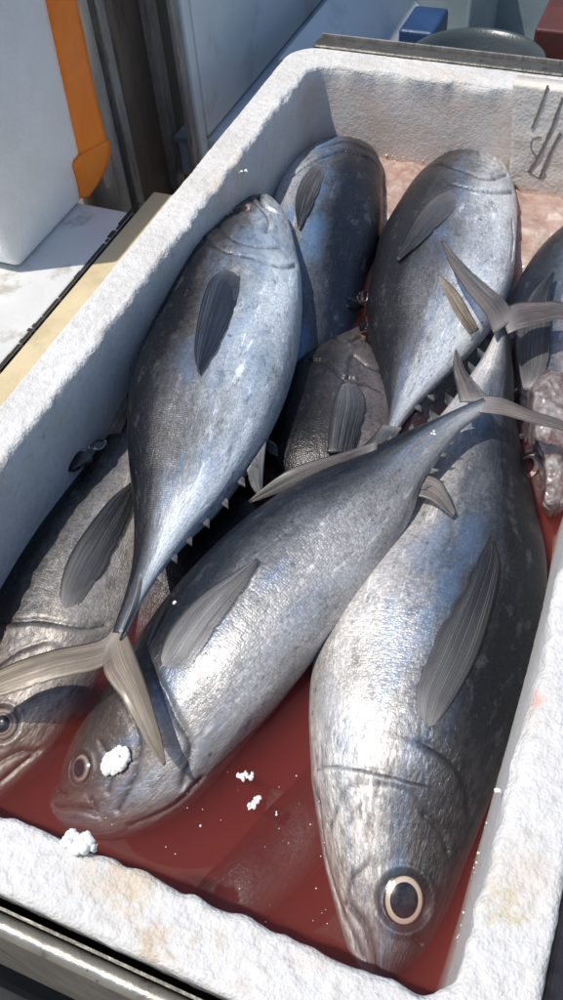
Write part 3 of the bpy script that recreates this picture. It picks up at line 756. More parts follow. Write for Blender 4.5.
# --- fish at the upper right, head towards the far wall
FG = Fish('fish', 'pale bellied fish at the upper right, head touching the far wall below the pencilled slab', (479, 148, -0.108),
    [(456, 153, 498, 158, -0.108), (431, 169, 509, 178, -0.107), (408, 195, 516, 206, -0.106), (389, 228, 517, 241, -0.105), (374, 262, 512, 279, -0.105),
     (367, 296, 499, 317, -0.105), (368, 332, 477, 350, -0.105), (374, 366, 449, 378, -0.104), (380, 396, 420, 403, -0.102), (382, 420, 401, 425, -0.100), (377, 442, 388, 446, -0.098)],
    fish_material('skin_far_right', 7, belly=(0.76, 0.80, 0.83), mid=(0.17, 0.17, 0.18), dark=(0.014, 0.015, 0.018), edge=0.06, blue=0.25, headmott=0.55), roll=0.12, ratio=0.70, seed=44,
    grooves=[([(440, 164), (465, 172), (488, 180), (507, 175)], 0.0026, 0.002), ([(452, 184), (485, 192), (512, 193)], 0.0026, 0.0022), ([(452, 160), (472, 160), (492, 163)], 0.002, 0.0015), ([(513, 222), (514, 240), (512, 258)], 0.0025, 0.0025)])
FG.fin_on_skin('pectoral_fin', [(458, 186), (435, 196), (418, 216), (404, 245), (398, 263)], [(464, 198), (452, 213), (436, 230), (419, 247), (400, 264)], MAT['fin_dark'], 14)
FG.fin_on_skin('pelvic_fin', [(434, 270), (452, 286), (464, 304), (476, 330)], [(438, 282), (447, 298), (456, 317), (468, 336)], MAT['fin_tan'], 8)
FG.finlets('v', [0.70, 0.74, 0.78, 0.82, 0.855, 0.89], 0.012, MAT['fin_grey'])
FG.fin_free('caudal_fin', zpts([(382, 425, -0.085), (370, 440, -0.082), (350, 455, -0.085)]), zpts([(402, 428, -0.084), (392, 442, -0.082), (372, 458, -0.085)]), MAT['fin_dark'], 10)

# --- fish at the right edge, partly out of the picture, under ice
FH = Fish('fish', 'torn fish at the right picture edge with upright pectoral fin, half under ice', (548, 512, -0.132),
    [(530, 490, 566, 502, -0.131), (520, 450, 580, 470, -0.128), (512, 402, 588, 416, -0.124), (508, 352, 596, 366, -0.120), (510, 306, 606, 325, -0.118),
     (530, 266, 615, 285, -0.118), (557, 238, 622, 255, -0.118), (588, 215, 630, 228, -0.118), (615, 200, 635, 208, -0.118)],
    fish_material('skin_edge', 8, belly=(0.38, 0.31, 0.31), mid=(0.13, 0.15, 0.18), dark=(0.015, 0.02, 0.03), edge=0.2, blue=0.3, headmott=0.4), roll=0.05, ratio=0.85, seed=51,
    grooves=[([(520, 395), (540, 398), (565, 410)], 0.003, 0.002)], eye=(528, 466), eye_r=0.011)
FH.fin_on_skin('pectoral_fin', [(524, 390), (518, 357), (521, 330), (533, 301), (553, 282)], [(527, 391), (544, 380), (550, 352), (551, 326), (551, 303), (554, 283)], MAT['fin_dark'], 12, lift=(0.001, 0.012))
FH.eye(528, 466, 0.0120, 'iris_white', 0.66, tilt=(-0.3, -0.2, 0.4))

# --- near-black fish shape added under the pile to darken the gaps
FI = Fish('fish', 'near-black fish shape added under the pile as shade for the gaps between the upper fish', (128, 668, -0.150),
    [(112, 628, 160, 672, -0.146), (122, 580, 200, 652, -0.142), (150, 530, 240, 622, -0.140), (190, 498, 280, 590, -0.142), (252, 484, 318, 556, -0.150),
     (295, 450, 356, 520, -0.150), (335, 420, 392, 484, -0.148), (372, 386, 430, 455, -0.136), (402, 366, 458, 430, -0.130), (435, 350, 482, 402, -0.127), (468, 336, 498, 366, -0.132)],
    fish_material('skin_gap_shade', 9, belly=(0.03, 0.03, 0.032), mid=(0.014, 0.015, 0.018), dark=(0.006, 0.007, 0.009), edge=-0.2, blue=0.1, headmott=0.3, brown=0.0), roll=-0.7, ratio=0.72, seed=61)
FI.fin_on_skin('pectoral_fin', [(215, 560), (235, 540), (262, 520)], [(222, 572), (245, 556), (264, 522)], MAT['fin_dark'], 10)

# --- submerged fish, only a dim shape under the red water in front
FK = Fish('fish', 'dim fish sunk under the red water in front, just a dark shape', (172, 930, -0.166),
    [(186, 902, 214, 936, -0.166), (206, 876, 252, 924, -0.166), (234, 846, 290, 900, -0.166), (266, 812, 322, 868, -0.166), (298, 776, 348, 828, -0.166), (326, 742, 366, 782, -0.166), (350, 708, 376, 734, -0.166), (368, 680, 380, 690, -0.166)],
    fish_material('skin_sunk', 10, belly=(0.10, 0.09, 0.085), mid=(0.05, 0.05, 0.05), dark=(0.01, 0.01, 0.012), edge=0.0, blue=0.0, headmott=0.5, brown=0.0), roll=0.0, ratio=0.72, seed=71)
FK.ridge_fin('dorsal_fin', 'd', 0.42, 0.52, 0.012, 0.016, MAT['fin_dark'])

# ------------------------------------------------------------------ ice between the fish
def ice_mat():
    t = NT('ice'); p = t.pos()
    n = t.noise(p, 120, 5, 0.6); v = t.voro(p, 140, 'F1')
    h = t.math('ADD', n, t.math('MULTIPLY', v, 0.7))
    return t.P(Base_Color=(0.93, 0.95, 0.96), Roughness=0.03, IOR=1.31, Transmission_Weight=1.0, Normal=t.bump(h, 0.35, 0.002))
MAT['ice'] = ice_mat()
t = NT('ice_milky'); p = t.pos()
MAT['ice_milky'] = t.P(Base_Color=t.ramp(t.noise(p, 60, 4), [(0.35, (0.80, 0.66, 0.63)), (0.6, (0.93, 0.91, 0.90))]), Roughness=0.06, IOR=1.31, Transmission_Weight=0.88, Normal=t.bump(t.noise(p, 240, 4), 0.5, 0.002))
def ice(px, py, z, size, label, sq=(1, 0.8, 0.6), seed=0, rot=0.0):
    r = random.Random(seed); bm = bmesh.new(); bmesh.ops.create_icosphere(bm, subdivisions=3, radius=1.0)
    planes = [Vector((r.uniform(-1, 1), r.uniform(-1, 1), r.uniform(-1, 1))).normalized() for _ in range(9)]
    for v in bm.verts:
        for n in planes:
            k = v.co.dot(n)-0.72
            if k > 0: v.co -= n*k
        v.co *= 1+0.10*noise.noise(v.co*2.3+Vector((seed, 0, 0)))
        v.co = Vector((v.co.x*sq[0], v.co.y*sq[1], v.co.z*sq[2]))*size
        v.co = Matrix.Rotation(rot, 3, 'Z') @ v.co
    o = link_bm('ice_chunk', bm, MAT['ice'], None, True); o.location = at(px, py, z)
    tag(o, label, 'ice', 'ice chunks among the fish'); return o
ice(77, 461, -0.074, 0.0150, 'clear ice chunk on the dark back of the left fish, by the wall', (1.0, 0.8, 0.35), 1, 0.6)
ice(97, 445, -0.076, 0.009, 'small clear ice bit between the left wall and the top fish', (1.0, 0.7, 0.4), 12, 0.85)
ice(352, 306, -0.100, 0.016, 'crushed ice between the dark blue fish and the pale bellied fish', (0.9, 0.9, 0.6), 4)
ice(363, 296, -0.096, 0.010, 'small ice bit above the crushed ice between two far fish', (0.6, 1.0, 0.6), 5)
ice(366, 322, -0.098, 0.012, 'ice bit in the gap left of the pale bellied fish', (0.6, 1.2, 0.5), 14)
ice(372, 338, -0.100, 0.011, 'lowest ice bit in the gap left of the pale bellied fish', (0.6, 1.1, 0.5), 15)
def torn_belly():
    # ripped, wet, pinkish belly flesh of the fish at the right edge
    t = NT('torn_flesh'); p = t.pos()
    n = t.noise(p, 55, 7, 0.68, 0.6); v = t.voro(p, 95, 'SMOOTH_F1')
    c = t.ramp(n, [(0.28, (0.05, 0.025, 0.022)), (0.42, (0.15, 0.10, 0.095)), (0.56, (0.27, 0.245, 0.245)), (0.70, (0.44, 0.43, 0.44))])
    m = t.P(Base_Color=c, Roughness=0.2, Normal=t.bump(t.math('ADD', n, t.math('MULTIPLY', v, 0.6)), 0.8, 0.005), Coat_Weight=0.7, Coat_Roughness=0.06)
    nx, ny = 44, 80; vs, fs = [], []
    for j in range(ny+1):
        f = j/ny; py = 368+f*142
        xl = np.interp(f, [0, .15, .35, .5, .62, .8, .92, 1], [540, 527, 526, 529, 539, 541, 541, 548]); xr = np.interp(f, [0, .2, .8, 1], [572, 590, 585, 560])
        for i in range(nx+1):
            g = i/nx; px = xl+(xr-xl)*g
            z = -0.080 - 0.020*f*f + 0.006*math.sin(math.pi*min(1, g*1.4)) - 0.022*max(0, 1-g*7)**1.5 - 0.02*max(0, abs(f-0.5)-0.44)*8
            q = at(px, py, z)
            q.z += 0.0040*noise.noise((q.x*70, q.y*70, 2)) + 0.0026*noise.noise((q.x*170, q.y*170, 7)) - 0.0035*noise.voronoi((q.x*85, q.y*85, 0.5))[0][0]
            q.x = min(q.x, XR-0.002)
            vs.append(q)
    for j in range(ny):
        for i in range(nx): a = j*(nx+1)+i; fs.append((a, a+1, a+nx+2, a+nx+1))
    n0 = len(vs); vs += [q-Vector((0, 0, 0.006)) for q in vs]; fs += [tuple(n0+k for k in f[::-1]) for f in fs]
    rim = [i for i in range(nx+1)]+[j*(nx+1)+nx for j in range(1, ny+1)]+[ny*(nx+1)+i for i in range(nx-1, -1, -1)]+[j*(nx+1) for j in range(ny-1, 0, -1)]
    for a, b in zip(rim, rim[1:]+rim[:1]): fs.append((a, n0+a, n0+b, b))
    o = link_mesh('torn_belly', vs, fs, m, None, True); keep(o, FH.root); o['label'] = 'torn pinkish wet belly flesh'
torn_belly()
def build_slush():
    t = NT('pink_slush'); p = t.pos()
    v = t.voro(p, 70, 'F1')
    c = t.ramp(t.noise(p, 40, 6, 0.65), [(0.3, (0.36, 0.24, 0.19)), (0.55, (0.56, 0.46, 0.40)), (0.75, (0.82, 0.78, 0.74))])
    m = t.P(Base_Color=c, Roughness=0.3, Normal=t.bump(t.math('ADD', t.noise(p, 110, 5), t.math('MULTIPLY', v, 0.8)), 0.7, 0.004), Coat_Weight=0.4, Coat_Roughness=0.1)
    x0, x1, y0, y1 = XL-0.003, XR+0.003, 0.70, YB+0.004; nx, ny = 150, 110
    vs, fs = [], []
    for j in range(ny+1):
        for i in range(nx+1):
            x = x0+(x1-x0)*i/nx; y = y0+(y1-y0)*j/ny
            fall = max(0, 0.86-y)*0.6
            h = 0.0035*noise.noise((x*30, y*30, 1)) + 0.003*noise.noise((x*75, y*75, 4)) - 0.004*noise.voronoi((x*48, y*48, 0))[0][0]
            vs.append((x, y, ZW-0.0035+h-fall))
    for j in range(ny):
        for i in range(nx): a = j*(nx+1)+i; fs.append((a, a+1, a+nx+2, a+nx+1))
    o = link_mesh('ice_slush', vs, fs, m, None, True); tag(o, 'pinkish crushed ice slush just under the water at the far end', 'slush', kind='stuff')
build_slush()

# ------------------------------------------------------------------ foam crumbs
def crumb(px, py, z, beads, spread, br, label, seed, flat=0.5, stretch=(1, 1), rot=0.0, host=None):
    r = random.Random(seed); bm = bmesh.new()
    for k in range(beads):
        a, d = r.uniform(0, 2*math.pi), math.sqrt(r.random())*spread
        q = Matrix.Rotation(rot, 3, 'Z') @ Vector((math.cos(a)*d*stretch[0], math.sin(a)*d*stretch[1], 0))
        rad = br*r.uniform(0.45, 1.05)
        mtx = Matrix.Translation(q+Vector((0, 0, rad*flat+r.uniform(0, br*flat)))) @ Matrix.Diagonal((rad*r.uniform(.85, 1.15), rad*r.uniform(.85, 1.15), rad*r.uniform(.7, 1), 1))
        bmesh.ops.create_icosphere(bm, subdivisions=2, radius=1.0, matrix=mtx)
    for v in bm.verts: v.co += Vector((noise.noise(v.co*700), noise.noise(v.co*700+Vector((9, 0, 0))), noise.noise(v.co*700+Vector((0, 9, 0)))))*br*0.45
    o = link_bm('foam_crumb', bm, MAT['foam_bead'], None, True)
    o.location = at(px, py, z)
    if host:
        p, n, _ = host.hit(px, py); o.location = p-n*0.001; o.rotation_euler = n.to_track_quat('Z', 'Y').to_euler()
    tag(o, label, 'foam crumb', 'foam crumbs'); return o
crumb(117, 761, -0.10, 150, 0.0125, 0.0026, 'big white foam crumb clump stuck on the cheek of the diagonal fish', 1, 0.7, (0.55, 1.0), -0.35, FB)
crumb(80, 845, 0.0, 34, 0.008, 0.0034, 'foam crumb clump sitting on the inner edge of the front rim', 2, 0.8, (1.2, 0.5), 0.2)
crumb(245, 776, ZW, 16, 0.0055, 0.0017, 'white foam crumb floating on red water, upper of the two', 3, 0.5, (1.2, .6), 0.4)
crumb(254, 804, ZW, 20, 0.0045, 0.0018, 'oval white foam crumb floating on red water, lower of the two', 4, 0.5, (0.5, 1.2), -0.4)
crumb(279, 814, ZW, 3, 0.0022, 0.0009, 'tiny foam bead pair floating on red water beside the biggest fish', 5, 0.5)
crumb(201, 825, ZW, 2, 0.0012, 0.0008, 'tiny foam bead floating alone in the middle of the red water', 6, 0.5)
crumb(497, 792, -0.02, 4, 0.0018, 0.0018, 'small white foam bead on the right inner wall edge', 7, 0.5)
crumb(174, 602, -0.06, 4, 0.0022, 0.0016, 'white foam bead stuck on the dark back of the diagonal fish', 8, 0.5, host=FB)
crumb(433, 433, -0.05, 5, 0.003, 0.0014, 'white speck of foam near the tail of the diagonal fish', 9, 0.5, host=FB)
crumb(243, 172, -0.012, 6, 0.006, 0.0016, 'foam shred hanging off the left rim above the red eye', 10, 0.5, (1.4, .5), 0.6)

# ------------------------------------------------------------------ pencilled foam slab in the far right corner
def build_slab():
    root = empty('foam_slab', (-0.08, 0.99, -0.11))
    y0, y1 = 0.984, 1.006
    bm = bmesh.new()
    nx, nz = 40, 44
    x0, x1, z0, z1 = -0.148, 0.016, -0.125, 0.018
    def P(i, k, y):
        x = x0+(x1-x0)*i/nx; f = k/nz
        zb = z0+0.028-0.05*min(1, (x-x0)/0.06)+0.003*noise.noise((x*90, 2, 0)) + 0.0015*noise.noise((x*260, 2, 0))
        zb = max(zb, -0.128)
        z = zb+(z1-zb)*f
        xx = x + 0.012*(1-f)*(1 if i < nx else 0)*(1-i/nx)
        return Vector((xx+0.0009*noise.noise((x*80, z*80, 5)), y+0.0010*noise.noise((x*60, z*60, y*40))-0.0006*noise.voronoi((x*160, z*160, y*100))[0][0], z))
    front = [[bm.verts.new(P(i, k, y0)) for k in range(nz+1)] for i in range(nx+1)]
    back = [[bm.verts.new(P(i, k, y1)) for k in range(nz+1)] for i in range(nx+1)]
    for i in range(nx):
        for k in range(nz):
            bm.faces.new((front[i][k], front[i+1][k], front[i+1][k+1], front[i][k+1]))
            bm.faces.new((back[i][k], back[i][k+1], back[i+1][k+1], back[i+1][k]))
    for i in range(nx):
        bm.faces.new((front[i][0], back[i][0], back[i+1][0], front[i+1][0])); bm.faces.new((front[i][nz], front[i+1][nz], back[i+1][nz], back[i][nz]))
    for k in range(nz):
        bm.faces.new((front[0][k], front[0][k+1], back[0][k+1], back[0][k])); bm.faces.new((front[nx][k], back[nx][k], back[nx][k+1], front[nx][k+1]))
    o = link_bm('panel', bm, MAT['foam_slab'], None, True); keep(o, root)
    # dark handwritten strokes
    def stroke(pix, w, mat):
        pts = poly_resample([tuple(atY(x, y, y0-0.0014)) for x, y in pix], 7*len(pix))
        vs, fs = [], []
        for k, p in enumerate(pts):
            a = pts[max(0, k-1)]; b = pts[min(len(pts)-1, k+1)]; t = (b-a).normalized(); sd_ = Vector((t.z, 0, -t.x))
            ww = w*1.5*(0.6+0.55*noise.noise((p.x*300, p.z*300, 1.0))+0.2)
            vs += [p+sd_*ww, p-sd_*ww, p+sd_*ww+Vector((0, 0.0016, 0)), p-sd_*ww+Vector((0, 0.0016, 0))]
        for k in range(len(pts)-1):
            a = 4*k; fs += [(a, a+4, a+5, a+1), (a+2, a+3, a+7, a+6), (a, a+2, a+6, a+4), (a+1, a+5, a+7, a+3)]
        s_ = link_mesh('pencil_mark', vs, fs, mat); keep(s_, root)
    for pix, w in [([(548, 86), (541, 106), (532, 128)], 0.0011), ([(563, 98), (553, 125), (543, 148), (529, 172)], 0.0013), ([(561, 133), (551, 152), (540, 178)], 0.0014),
                   ([(541, 137), (533, 139), (531, 148), (536, 156)], 0.0004), ([(529, 172), (535, 176), (542, 179), (546, 174)], 0.0004)]:
        stroke(pix, w, MAT['pencil'])
    tag(root, 'off white foam slab with dark pencil strokes leaning in the far right corner', 'foam slab')
t = NT('foam_slab'); p = t.pos()
vv_ = t.voro(p, 260, 'SMOOTH_F1')
MAT['foam_slab'] = t.P(Base_Color=t.ramp(t.noise(p, 16, 5), [(0.3, (0.60, 0.54, 0.47)), (0.7, (0.74, 0.70, 0.65))]), Roughness=0.6, Normal=t.bump(t.math('ADD', t.math('MULTIPLY', vv_, -1), t.noise(p, 300, 3)), 0.4, 0.0015))
MAT['pencil'] = simple('pencil', (0.20, 0.17, 0.15), 0.7, var=0.5, scale=400)
build_slab()

# ------------------------------------------------------------------ left side: ledge, yellow board, taped crate
MAT['ledge'] = simple('ledge_paint', (0.62, 0.62, 0.60), 0.35, var=0.08, scale=12, dirt=(0.22, 0.17, 0.10), dirt_amt=0.55, dirt_scale=26)
MAT['yellow'] = simple('cream_board', (0.58, 0.48, 0.30), 0.45, var=0.1, scale=14, dirt=(0.35, 0.27, 0.15), dirt_amt=0.4)
MAT['black'] = simple('black_gap', (0.02, 0.018, 0.015), 0.7, var=0.4, scale=60)  # near-black for painted gap shade, edge nicks and the black floor box
def orange_tape():
    t = NT('orange_tape'); p = t.pos()
    w = t.noise(t.vmul(p, (60, 60, 9)), 1.0, 4, 0.6, 0.4)
    c = t.ramp(t.noise(p, 30, 5), [(0.3, (0.86, 0.19, 0.004)), (0.7, (0.95, 0.25, 0.008))])
    return t.P(Base_Color=c, Roughness=0.38, Normal=t.bump(w, 0.6, 0.002))
MAT['tape'] = orange_tape()
# white ledge with front lip and worn yellow edge
def build_ledge():
    root = empty('counter_ledge', (-0.6, 0.35, -0.06))
    keep(box('top_board', (-0.95, -0.6, -0.055), (-0.4925, 0.700, -0.030), MAT['ledge'], None, 0.003), root)
    # black strip stands in for shade in the open gap, with dark nicks along it
    keep(box('gap_shade_strip', (-0.4923, -0.59, -0.05), (-0.4884, 0.70, -0.0335), MAT['black'], None), root)
    r = random.Random(3)
    y = -0.1; 
    while y < 0.69:
        L = r.choice((0.004, 0.007, 0.012, 0.02, 0.034))*r.uniform(0.7, 1.3)
        keep(box('dark_nick', (-0.4930-r.random()**3*0.003, y, -0.0302), (-0.4905, y+L, -0.0296), MAT['black'], None, 0.0006), root)
        y += L+r.uniform(-0.001, 0.004) + (0.02 if r.random() < 0.1 else 0)
    tag(root, 'white painted counter ledge with dark nicks and painted gap shade along its edge left of the foam box', 'ledge')
build_ledge()
tag(box('cream_board', (-0.488, -0.6, -0.075), (-0.4435, 0.745, -0.031), MAT['yellow'], None, 0.002), 'narrow cream yellow board between the white ledge and the foam box', 'board')
def build_crate():
    root = empty('taped_foam_crate', (-0.7, 0.63, -0.03))
    X0 = -0.555; yn = 0.566; far = atX(109, 150, X0)
    prof = [(yn+0.012, -0.0295), (0.715, -0.0295), (far.y, far.z), (far.y+0.004, 0.215), (yn-0.004, 0.215), (yn, -0.015)]
    bm = bmesh.new()
    a = [bm.verts.new((X0, y, z)) for y, z in prof]; b = [bm.verts.new((X0-0.32, y, z)) for y, z in prof]
    bm.faces.new(a); bm.faces.new(b[::-1])
    for k in range(len(prof)):
        j = (k+1) % len(prof); bm.faces.new((a[j], a[k], b[k], b[j]))
    bmesh.ops.bevel(bm, geom=bm.edges[:], offset=0.006, segments=4, affect='EDGES', profile=0.5)
    bmesh.ops.recalc_face_normals(bm, faces=bm.faces)
    keep(link_bm('crate_body', bm, MAT['foam_clean'], None, True), root)
    # the strip of orange tape over the far edge: follows the corner down and folds under
    def strip(pix_l, pix_r, dx):
        l = poly_resample([tuple(atX(x, y, X0+0.0022+dx)) for x, y in pix_l], 24); rr = poly_resample([tuple(atX(x, y, X0+0.0022+dx)) for x, y in pix_r], 24)
        vs, fs = [], []; nv = 8
        for k in range(24):
            for v in range(nv+1):
                q = l[k].lerp(rr[k], v/nv); q.x += 0.0007*noise.noise((q.y*120, q.z*30, 2)); vs.append(q)
        n0 = len(vs)
        vs += [q-Vector((0.0035, 0, 0)) for q in vs]
        for k in range(23):
            for v in range(nv):
                i = k*(nv+1)+v; fs.append((i, i+1, i+nv+2, i+nv+1)); fs.append((n0+i, n0+i+nv+1, n0+i+nv+2, n0+i+1))
        rim = [k*(nv+1) for k in range(24)]+[23*(nv+1)+v for v in range(1, nv+1)]+[k*(nv+1)+nv for k in range(22, -1, -1)]+list(range(nv-1, 0, -1))
        for p_, q_ in zip(rim, rim[1:]+rim[:1]): fs.append((p_, q_, n0+q_, n0+p_))
        keep(link_mesh('tape', vs, fs, MAT['tape'], None, True), root)
    strip([(36, -60), (47, 0), (64, 80), (81, 158)], [(66, -60), (77, 0), (93, 80), (108, 146)], 0)
    strip([(81, 155), (75, 164), (79, 182), (82, 198)], [(110, 140), (110, 158), (102, 178), (89, 197)], 0.0012)
    tag(root, 'white foam crate with orange tape down its corner standing on the ledge', 'foam crate')
build_crate()

# ------------------------------------------------------------------ posts and white panel behind the ledge
def weathered(name, a, b, scale, metal, rough):
    t = NT(name); p = t.pos()
    n = t.noise(t.vmul(p, (1, 1, 0.35)), scale, 8, 0.65); n2 = t.noise(t.vmul(p, (1, 1, 0.15)), scale*3, 5, 0.6)
    c = t.ramp(n, [(0.3, a), (0.65, b)])
    c = t.mix(t.mapr(n2, 0.55, 0.7, 0, 0.7), c, tuple(0.35*x for x in a))
    sp = t.mapr(t.voro(p, 110), 0.05, 0.16, 0.8, 0)
    c = t.mix(sp, c, tuple(0.3*x for x in a))
    return t.P(Base_Color=c, Metallic=metal, Roughness=rough, Normal=t.bump(n2, 0.5, 0.002))
MAT['galv'] = weathered('galvanised', (0.13, 0.122, 0.105), (0.27, 0.255, 0.225), 22, 0.1, 0.55)
MAT['brownboard'] = weathered('brown_board', (0.07, 0.055, 0.043), (0.13, 0.10, 0.08), 16, 0.0, 0.7)
MAT['speck'] = weathered('speckled_edge', (0.16, 0.15, 0.135), (0.30, 0.28, 0.26), 60, 0.0, 0.6)
MAT['panel'] = simple('blue_white_panel', (0.62, 0.68, 0.72), 0.35, var=0.08, scale=6, dirt=(0.33, 0.38, 0.40), dirt_amt=0.4, dirt_scale=14)
MAT['panel_line'] = simple('panel_groove', (0.20, 0.24, 0.24), 0.6, var=0.2)
XP = -0.585
def yy(px): return atX(px, 100, XP).y
ZT, ZB_ = 0.24, -0.70
# rounded metal post
def build_post():
    y0, y1 = yy(84), yy(119); c = (y0+y1)/2; r = (y1-y0)/2
    vs, fs = [], []; na = 40
    for z in (ZB_, ZT):
        for a in range(na):
            A = 2*math.pi*a/na; vs.append((XP-r*0.8+r*0.8*math.cos(A), c+r*math.sin(A), z))
    for a in range(na): fs.append((a, (a+1) % na, na+(a+1) % na, na+a))
    fs += [list(range(na))[::-1], list(range(na, 2*na))]
    tag(link_mesh('metal_post', vs, fs, MAT['galv'], None, True), 'rounded grey weathered metal post behind the taped crate', 'post')
build_post()
def col(name, px0, px1, dx, mat, label, cat, z0=ZB_, z1=ZT, depth=0.05, bev=0.002):
    o = box(name, (XP-depth+dx, yy(px0), z0), (XP+dx, yy(px1), z1), mat, None, bev); return tag(o, label, cat)
col('metal_flange', 119, 127, -0.004, MAT['speck'], 'narrow pale metal flange between the rounded post and the brown board', 'flange')
col('brown_board', 127, 164, -0.012, MAT['brownboard'], 'dark brown upright board right of the rounded post', 'board')
col('upright_trim', 164, 172, 0.0, MAT['speck'], 'speckled upright trim strip on the edge of the brown board', 'trim')
col('gap_shade_upright', 172.5, 192, -0.016, MAT['black'], 'black strip painted as the shade of the gap between the two speckled trim strips', 'upright')  # near-black box put in for the shade of an open gap
def build_panel():
    root = empty('white_panel_unit', (-0.56, 1.3, -0.1))
    X = -0.535; ya = atX(190, 100, X).y
    keep(box('edge_trim', (X-0.014, ya, ZB_), (X-0.006, ya+0.014, ZT), MAT['speck'], None, 0.002), root)
    keep(box('corner_post', (X-0.014, ya+0.016, ZB_), (X-0.001, ya+0.034, ZT), MAT['panel'], None, 0.003), root)
    keep(box('side_panel', (X-0.014, ya+0.0365, -0.096), (X, 2.3, ZT), MAT['panel'], None, 0.003), root)
    keep(box('bottom_rail', (X-0.05, ya+0.0365, -0.16), (X+0.012, 2.3, -0.100), MAT['panel'], None, 0.004), root)
    keep(box('seam', (X-0.045, ya+0.02, -0.102), (X-0.004, 2.29, -0.094), MAT['panel_line'], None), root)
    tag(root, 'pale blue white side panel with a thin seam behind the left rim', 'panel')
build_panel()

# ------------------------------------------------------------------ basin behind the box
MAT['steel_dark'] = weathered('worn_steel', (0.075, 0.07, 0.06), (0.13, 0.125, 0.11), 30, 0.4, 0.4)
MAT['basin'] = simple('basin_paint', (0.27, 0.33, 0.35), 0.3, var=0.12, scale=7, dirt=(0.15, 0.19, 0.20), dirt_amt=0.5, dirt_scale=12)
MAT['tub'] = simple('grey_tub', (0.055, 0.07, 0.075), 0.3, var=0.12, scale=20)
MAT['blue'] = simple('blue_plastic', (0.015, 0.05, 0.14), 0.45, var=0.2, scale=20)
MAT['maroon'] = simple('maroon_plastic', (0.09, 0.025, 0.02), 0.6, var=0.2, scale=20)
def build_basin():
    root = empty('wash_basin', (-0.1, 1.25, -0.2))
    yr = 1.062
    bm = bmesh.new(); bm_box(bm, (-0.418, yr, -0.05), (0.55, yr+0.024, -0.002), 0.004, 3)
    keep(link_bm('front_rim', bm, MAT['steel_dark'], None), root)
    keep(box('rim_edge', (-0.414, yr+0.0245, -0.02), (0.55, yr+0.0270, 0.002), MAT['speck'], None, 0.0008), root)
    keep(box('basin_floor', (-0.50, yr+0.028, -0.20), (0.55, 1.60, -0.17), MAT['basin'], None), root)
    keep(box('back_wall', (-0.50, 1.50, -0.169), (0.55, 1.53, 0.05), MAT['basin'], None, 0.004), root)
    # sloped frosty left side
    vs = [(-0.470, yr+0.03, -0.04), (-0.470, 1.499, -0.04), (-0.36, 1.499, -0.169), (-0.36, yr+0.03, -0.169), (-0.478, yr+0.03, -0.04), (-0.478, 1.499, -0.04), (-0.478, 1.499, -0.169), (-0.478, yr+0.03, -0.169)]
    fs = [(0, 1, 2, 3), (4, 7, 6, 5), (0, 4, 5, 1), (3, 2, 6, 7), (0, 3, 7, 4), (1, 5, 6, 2)]
    keep(link_mesh('sloped_side', vs, fs, MAT['panel'], None), root)
    keep(box('partition', (-0.275, 1.30, -0.169), (-0.268, 1.499, -0.02), MAT['basin'], None, 0.002), root)
    tag(root, 'pale blue basin with dark steel front rim behind the foam box', 'basin')
build_basin()
def build_tub():
    prof = [(0.0, -0.155), (0.060, -0.155), (0.066, -0.150), (0.078, -0.060), (0.086, -0.052), (0.089, -0.050), (0.0905, -0.053), (0.0885, -0.058), (0.083, -0.064), (0.071, -0.158), (0.062, -0.165), (0.0, -0.165)]
    na = 72; vs, fs = [], []
    c = (-0.232, 1.183)
    for r, z in prof:
        for a in range(na):
            A = 2*math.pi*a/na; vs.append((c[0]+r*math.cos(A)*1.02, c[1]+r*math.sin(A), z))
    for k in range(len(prof)-1):
        for a in range(na): fs.append((k*na+a, k*na+(a+1) % na, (k+1)*na+(a+1) % na, (k+1)*na+a))
    o = link_mesh('round_tub', vs, fs, MAT['tub'], None, True); tag(o, 'round dark grey tub standing in the basin behind the box', 'tub')
build_tub()
tag(box('blue_crate', tuple(at(398, 36, -0.10))[:2]+(-0.168,), (at(398, 36, -0.10).x+0.055, at(398, 36, -0.10).y+0.09, -0.09), MAT['blue'], None, 0.006, 3), 'blue plastic block in the basin left of the round tub', 'plastic block')
tag(box('maroon_block', (-0.170, 1.25, -0.168), (-0.09, 1.36, -0.035), MAT['maroon'], None, 0.004, 3), 'dark maroon block in the basin right of the round tub', 'block')

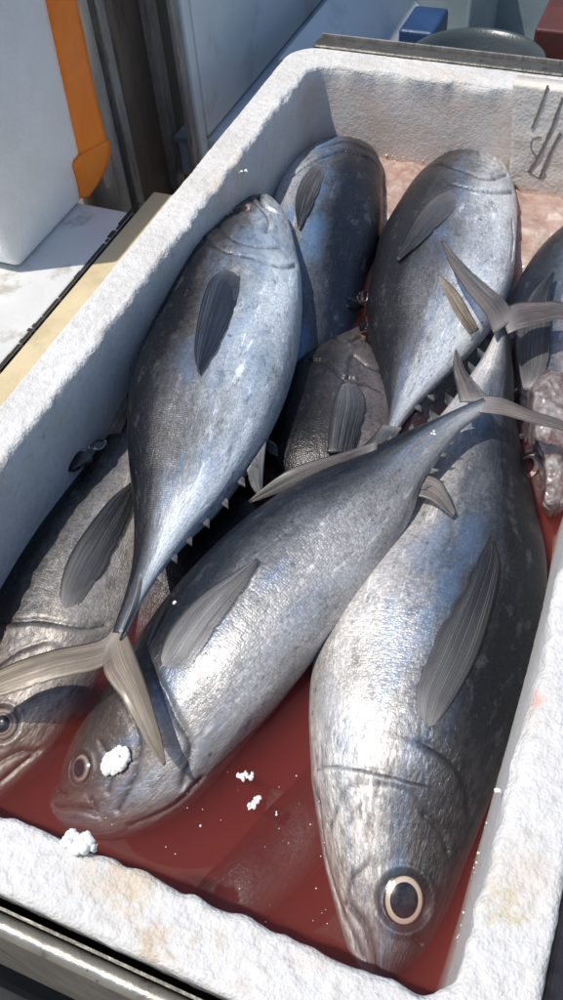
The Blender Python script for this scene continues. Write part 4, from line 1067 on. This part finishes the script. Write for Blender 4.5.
# ------------------------------------------------------------------ front: steel table edge, floor
MAT['steel'] = weathered('table_steel', (0.20, 0.185, 0.16), (0.34, 0.32, 0.28), 24, 0.7, 0.38)
MAT['floor'] = simple('dirty_floor', (0.36, 0.30, 0.22), 0.6, var=0.3, scale=9, dirt=(0.08, 0.06, 0.045), dirt_amt=0.6, dirt_scale=14)
MAT['wood'] = simple('wet_brown_table', (0.20, 0.15, 0.115), 0.4, var=0.25, scale=20, dirt=(0.09, 0.065, 0.05), dirt_amt=0.5, dirt_scale=40)
def build_table():
    root = empty('steel_table', (-0.2, 0.5, -0.7))
    # rolled front edge
    vs, fs = [], []; na = 20; yc, zc, r = 0.0405, -0.028, 0.0058
    for x in (-1.0, 0.35):
        for a in range(na):
            A = 2*math.pi*a/na; vs.append((x, yc+r*math.cos(A), zc+r*math.sin(A)))
    for a in range(na): fs.append((a, (a+1) % na, na+(a+1) % na, na+a))
    keep(link_mesh('rolled_edge', vs, fs, MAT['steel'], None, True), root)
    keep(box('front_skirt', (-1.0, 0.037, -0.33), (0.35, 0.0395, -0.033), MAT['steel'], None), root)
    keep(box('table_top', (-1.0, 0.0415, -0.30), (0.6, 1.055, -0.275), MAT['wood'], None), root)
    keep(box('inner_lip', (-1.0, 0.0468, -0.06), (0.35, 0.0485, -0.024), MAT['steel_dark'], None), root)
    tag(root, 'steel table with rolled front edge below the foam box', 'table')
build_table()
o = link_mesh('floor', [(-6, -6, -0.75), (6, -6, -0.75), (6, 8, -0.75), (-6, 8, -0.75)], [(0, 1, 2, 3)], MAT['floor']); tag(o, 'dirty brown floor below the table', 'floor', kind='structure')
q = at(55, 983, -0.749)
o = box('black_box', (q.x-0.09, q.y-0.03, -0.749), (q.x+0.09, q.y+0.05, -0.70), MAT['black'], None, 0.006); tag(o, 'small black box on the floor below the steel table edge', 'box')

MAT['wet_board'] = simple('wet_board', (0.21, 0.155, 0.12), 0.35, var=0.25, scale=30, dirt=(0.10, 0.07, 0.055), dirt_amt=0.6, dirt_scale=70)
tag(box('wet_board', (0.072, -0.5, -0.095), (0.6, 1.05, -0.062), MAT['wet_board'], None, 0.003), 'wet brown board to the right of the foam box, bottom right corner', 'board')
def specks():
    r = random.Random(5); bm = bmesh.new()
    spots = []
    for k in range(46): spots.append((at(r.uniform(90, 330), r.uniform(770, 930), ZW), r.uniform(0.0002, 0.0006)))
    for k in range(60):
        y = r.uniform(0.11, 0.42); spots.append((Vector((XR-r.uniform(0.0, 0.004), y, ZW)), r.uniform(0.0003, 0.0009)))
    for k in range(50): spots.append((Vector((r.uniform(XL, XR), YB-r.uniform(0.001, 0.008), ZW+0.0006)), r.uniform(0.0006, 0.0017)))
    for p, rad in spots: bmesh.ops.create_icosphere(bm, subdivisions=1, radius=rad, matrix=Matrix.Translation(p))
    o = link_bm('foam_specks', bm, MAT['foam_bead'], None, True); tag(o, 'tiny white foam specks scattered on the red water and along the walls', 'foam specks', kind='stuff')
specks()
